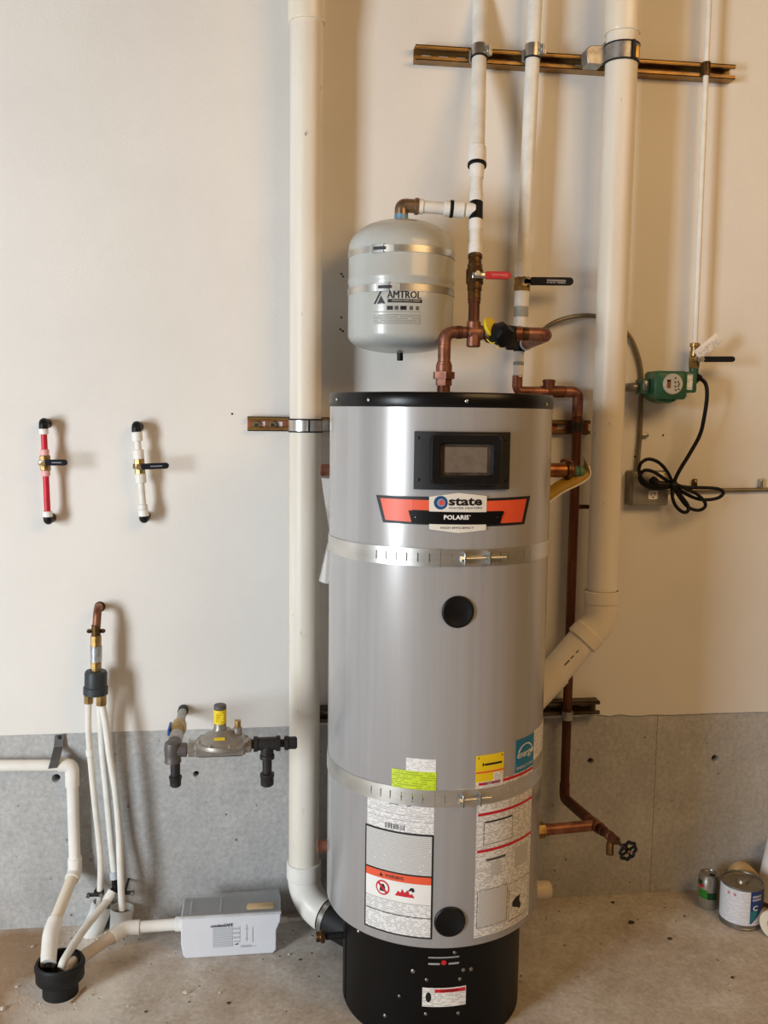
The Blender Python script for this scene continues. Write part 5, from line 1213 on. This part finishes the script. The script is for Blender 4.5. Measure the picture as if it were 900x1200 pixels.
# tan round roll leaning behind the paint can
c = V((W(873, 1035, -.055).x, -.050, 0)); r = .047
t = thing('cardboard_roll', 'tan roll lying on its side between the paint can and the wall', 'roll', c)
zc = W(873, 1019, -.085).z-r
obj('roll', MB().lathe(V((c.x-.010, -.085, zc)), V((.05, 1, 0)), [(.018, 0), (r-.002, 0), (r, .003), (r, .052), (r-.003, .055)], 36), M_TAN, t)
obj('roll_base', MB().cbox((c.x-.012, -.055, (zc-r+.004)/2), .050, .050, max(.01, zc-r+.008), .003), M_TAN, t)
# white rolls at the frame's edge
a = F(905, 1072); t = thing('paper_roll', 'white paper roll standing upright beside the paint can', 'roll', a)
b = W(909, 1012, a.y+.02); r = .05
xr = W(890, 1052, a.y).x+r
obj('roll', MB().lathe(V((xr+.026, a.y+.062, .006)), V((.22, .06, 1)), [(r-.003, .001), (r, .004), (r, .20), (r-.003, .203), (.018, .203), (.018, .19), (0, .19)], 40), mat('white_roll', (232, 228, 222), .7, var=.03), t)
a = F(899, 1102); r = .042
t = thing('paper_roll', 'cream paper roll lying on the floor in front of the upright white roll', 'roll', a)
ax = V((1, .55, 0)).normalized(); p = V((W(893, 1080, a.y).x+.034, a.y+.004, r+a.z+.001))
obj('roll', MB().lathe(p, ax, [(.016, .008), (.016, 0), (r-.002, 0), (r, .003), (r, .21), (r-.002, .213)], 40), mat('cream_roll', (228, 214, 190), .7, var=.04), t)

# ================================================================== FLOOR LITTER
def chip(nm, c, s, m_, seed):
    rn = random.Random(seed); bm = bmesh.new(); bmesh.ops.create_icosphere(bm, subdivisions=1, radius=1)
    for v in bm.verts: v.co = V((v.co.x*s*rn.uniform(.7, 1.2), v.co.y*s*rn.uniform(.5, 1.0), (v.co.z*.45+.35)*s*rn.uniform(.7, 1.1)))
    me = bpy.data.meshes.new(nm); bm.to_mesh(me); bm.free(); o = obj(nm, me, m_, flat=True); o.location = c; return o
mchip = mat('pale_chip', (206, 198, 184), .85, var=.1); mdark = mat('dark_chip', (70, 60, 50), .85, var=.15)
for i, (px, py, s) in enumerate(((64, 1132, .010), (45, 1142, .008), (20, 1157, .007), (3, 1183, .010), (107, 1167, .006), (218, 1164, .011), (339, 1119, .006), (186, 1076, .006), (38, 1110, .007), (258, 1164, .006), (150, 1180, .005))):
    tag(chip('concrete_chip', F(px, py), s, mchip, i), 'pale concrete chip lying loose on the dusty floor', 'chip', 'pale concrete chips on the floor')
for i, (px, py, s) in enumerate(((268, 1176, .006), (740, 1082, .011), (785, 1101, .008), (718, 1058, .007), (352, 1125, .005), (171, 1186, .005), (802, 1074, .005), (858, 1146, .006))):
    tag(chip('dirt_clod', F(px, py), s, mdark, 50+i), 'dark clod of dirt lying loose on the dusty floor', 'clod', 'dark clods of dirt on the floor')
a, b = F(82, 1177), F(101, 1158)
tag(obj('wood_splinter', MB().cbox((a+b)/2+Z*.003, (b-a).length, .006, .005, .0012, (b-a).normalized(), Z.cross((b-a).normalized()), Z), mat('splinter_wood', (168, 140, 116), .8)), 'thin wood splinter lying beside the black floor drain', 'splinter')
# crumbs
mb = MB(); rn = random.Random(3)
def crumb(x, y, s):
    h = s*rn.uniform(.5, .9); q = rn.uniform(0, 6.3)
    zf0 = y*SLOPE; pts = [V((x+s*math.cos(q+k*2.1), y+s*math.sin(q+k*2.1), zf0-.0008)) for k in range(3)]+[V((x+rn.uniform(-.3, .3)*s, y, zf0+h))]
    mb.add(pts, [(0, 2, 1), (0, 1, 3), (1, 2, 3), (2, 0, 3)])
for _ in range(1100):
    px, py = rn.uniform(-40, 940), rn.uniform(1060, 1230); p = F(px, py)
    if p.y < -.02 and (p-V((HX, HY, 0))).length > BR+.02: crumb(p.x, p.y, rn.uniform(.0007, .0028))
for _ in range(520):
    q, d = rn.uniform(0, 6.3), abs(rn.gauss(0, .06)); p = STUB+V((.04+d*1.3*math.cos(q), d*.6*math.sin(q)-.02, 0))
    if p.y < -.01: crumb(p.x, p.y, rn.uniform(.002, .0085))
for _ in range(260):
    q, d = rn.uniform(0, 6.3), .06+abs(rn.gauss(0, .035)); crumb(FUN.x+d*math.cos(q), FUN.y+d*math.sin(q), rn.uniform(.001, .0035))
o = obj('floor_grit', mb, mat('grit', (196, 186, 170), .9, var=.15), None, origin=(0, 0, 0), flat=True); tag(o, 'fine pale grit and crumbs scattered over the concrete floor', 'grit'); o['kind'] = 'stuff'
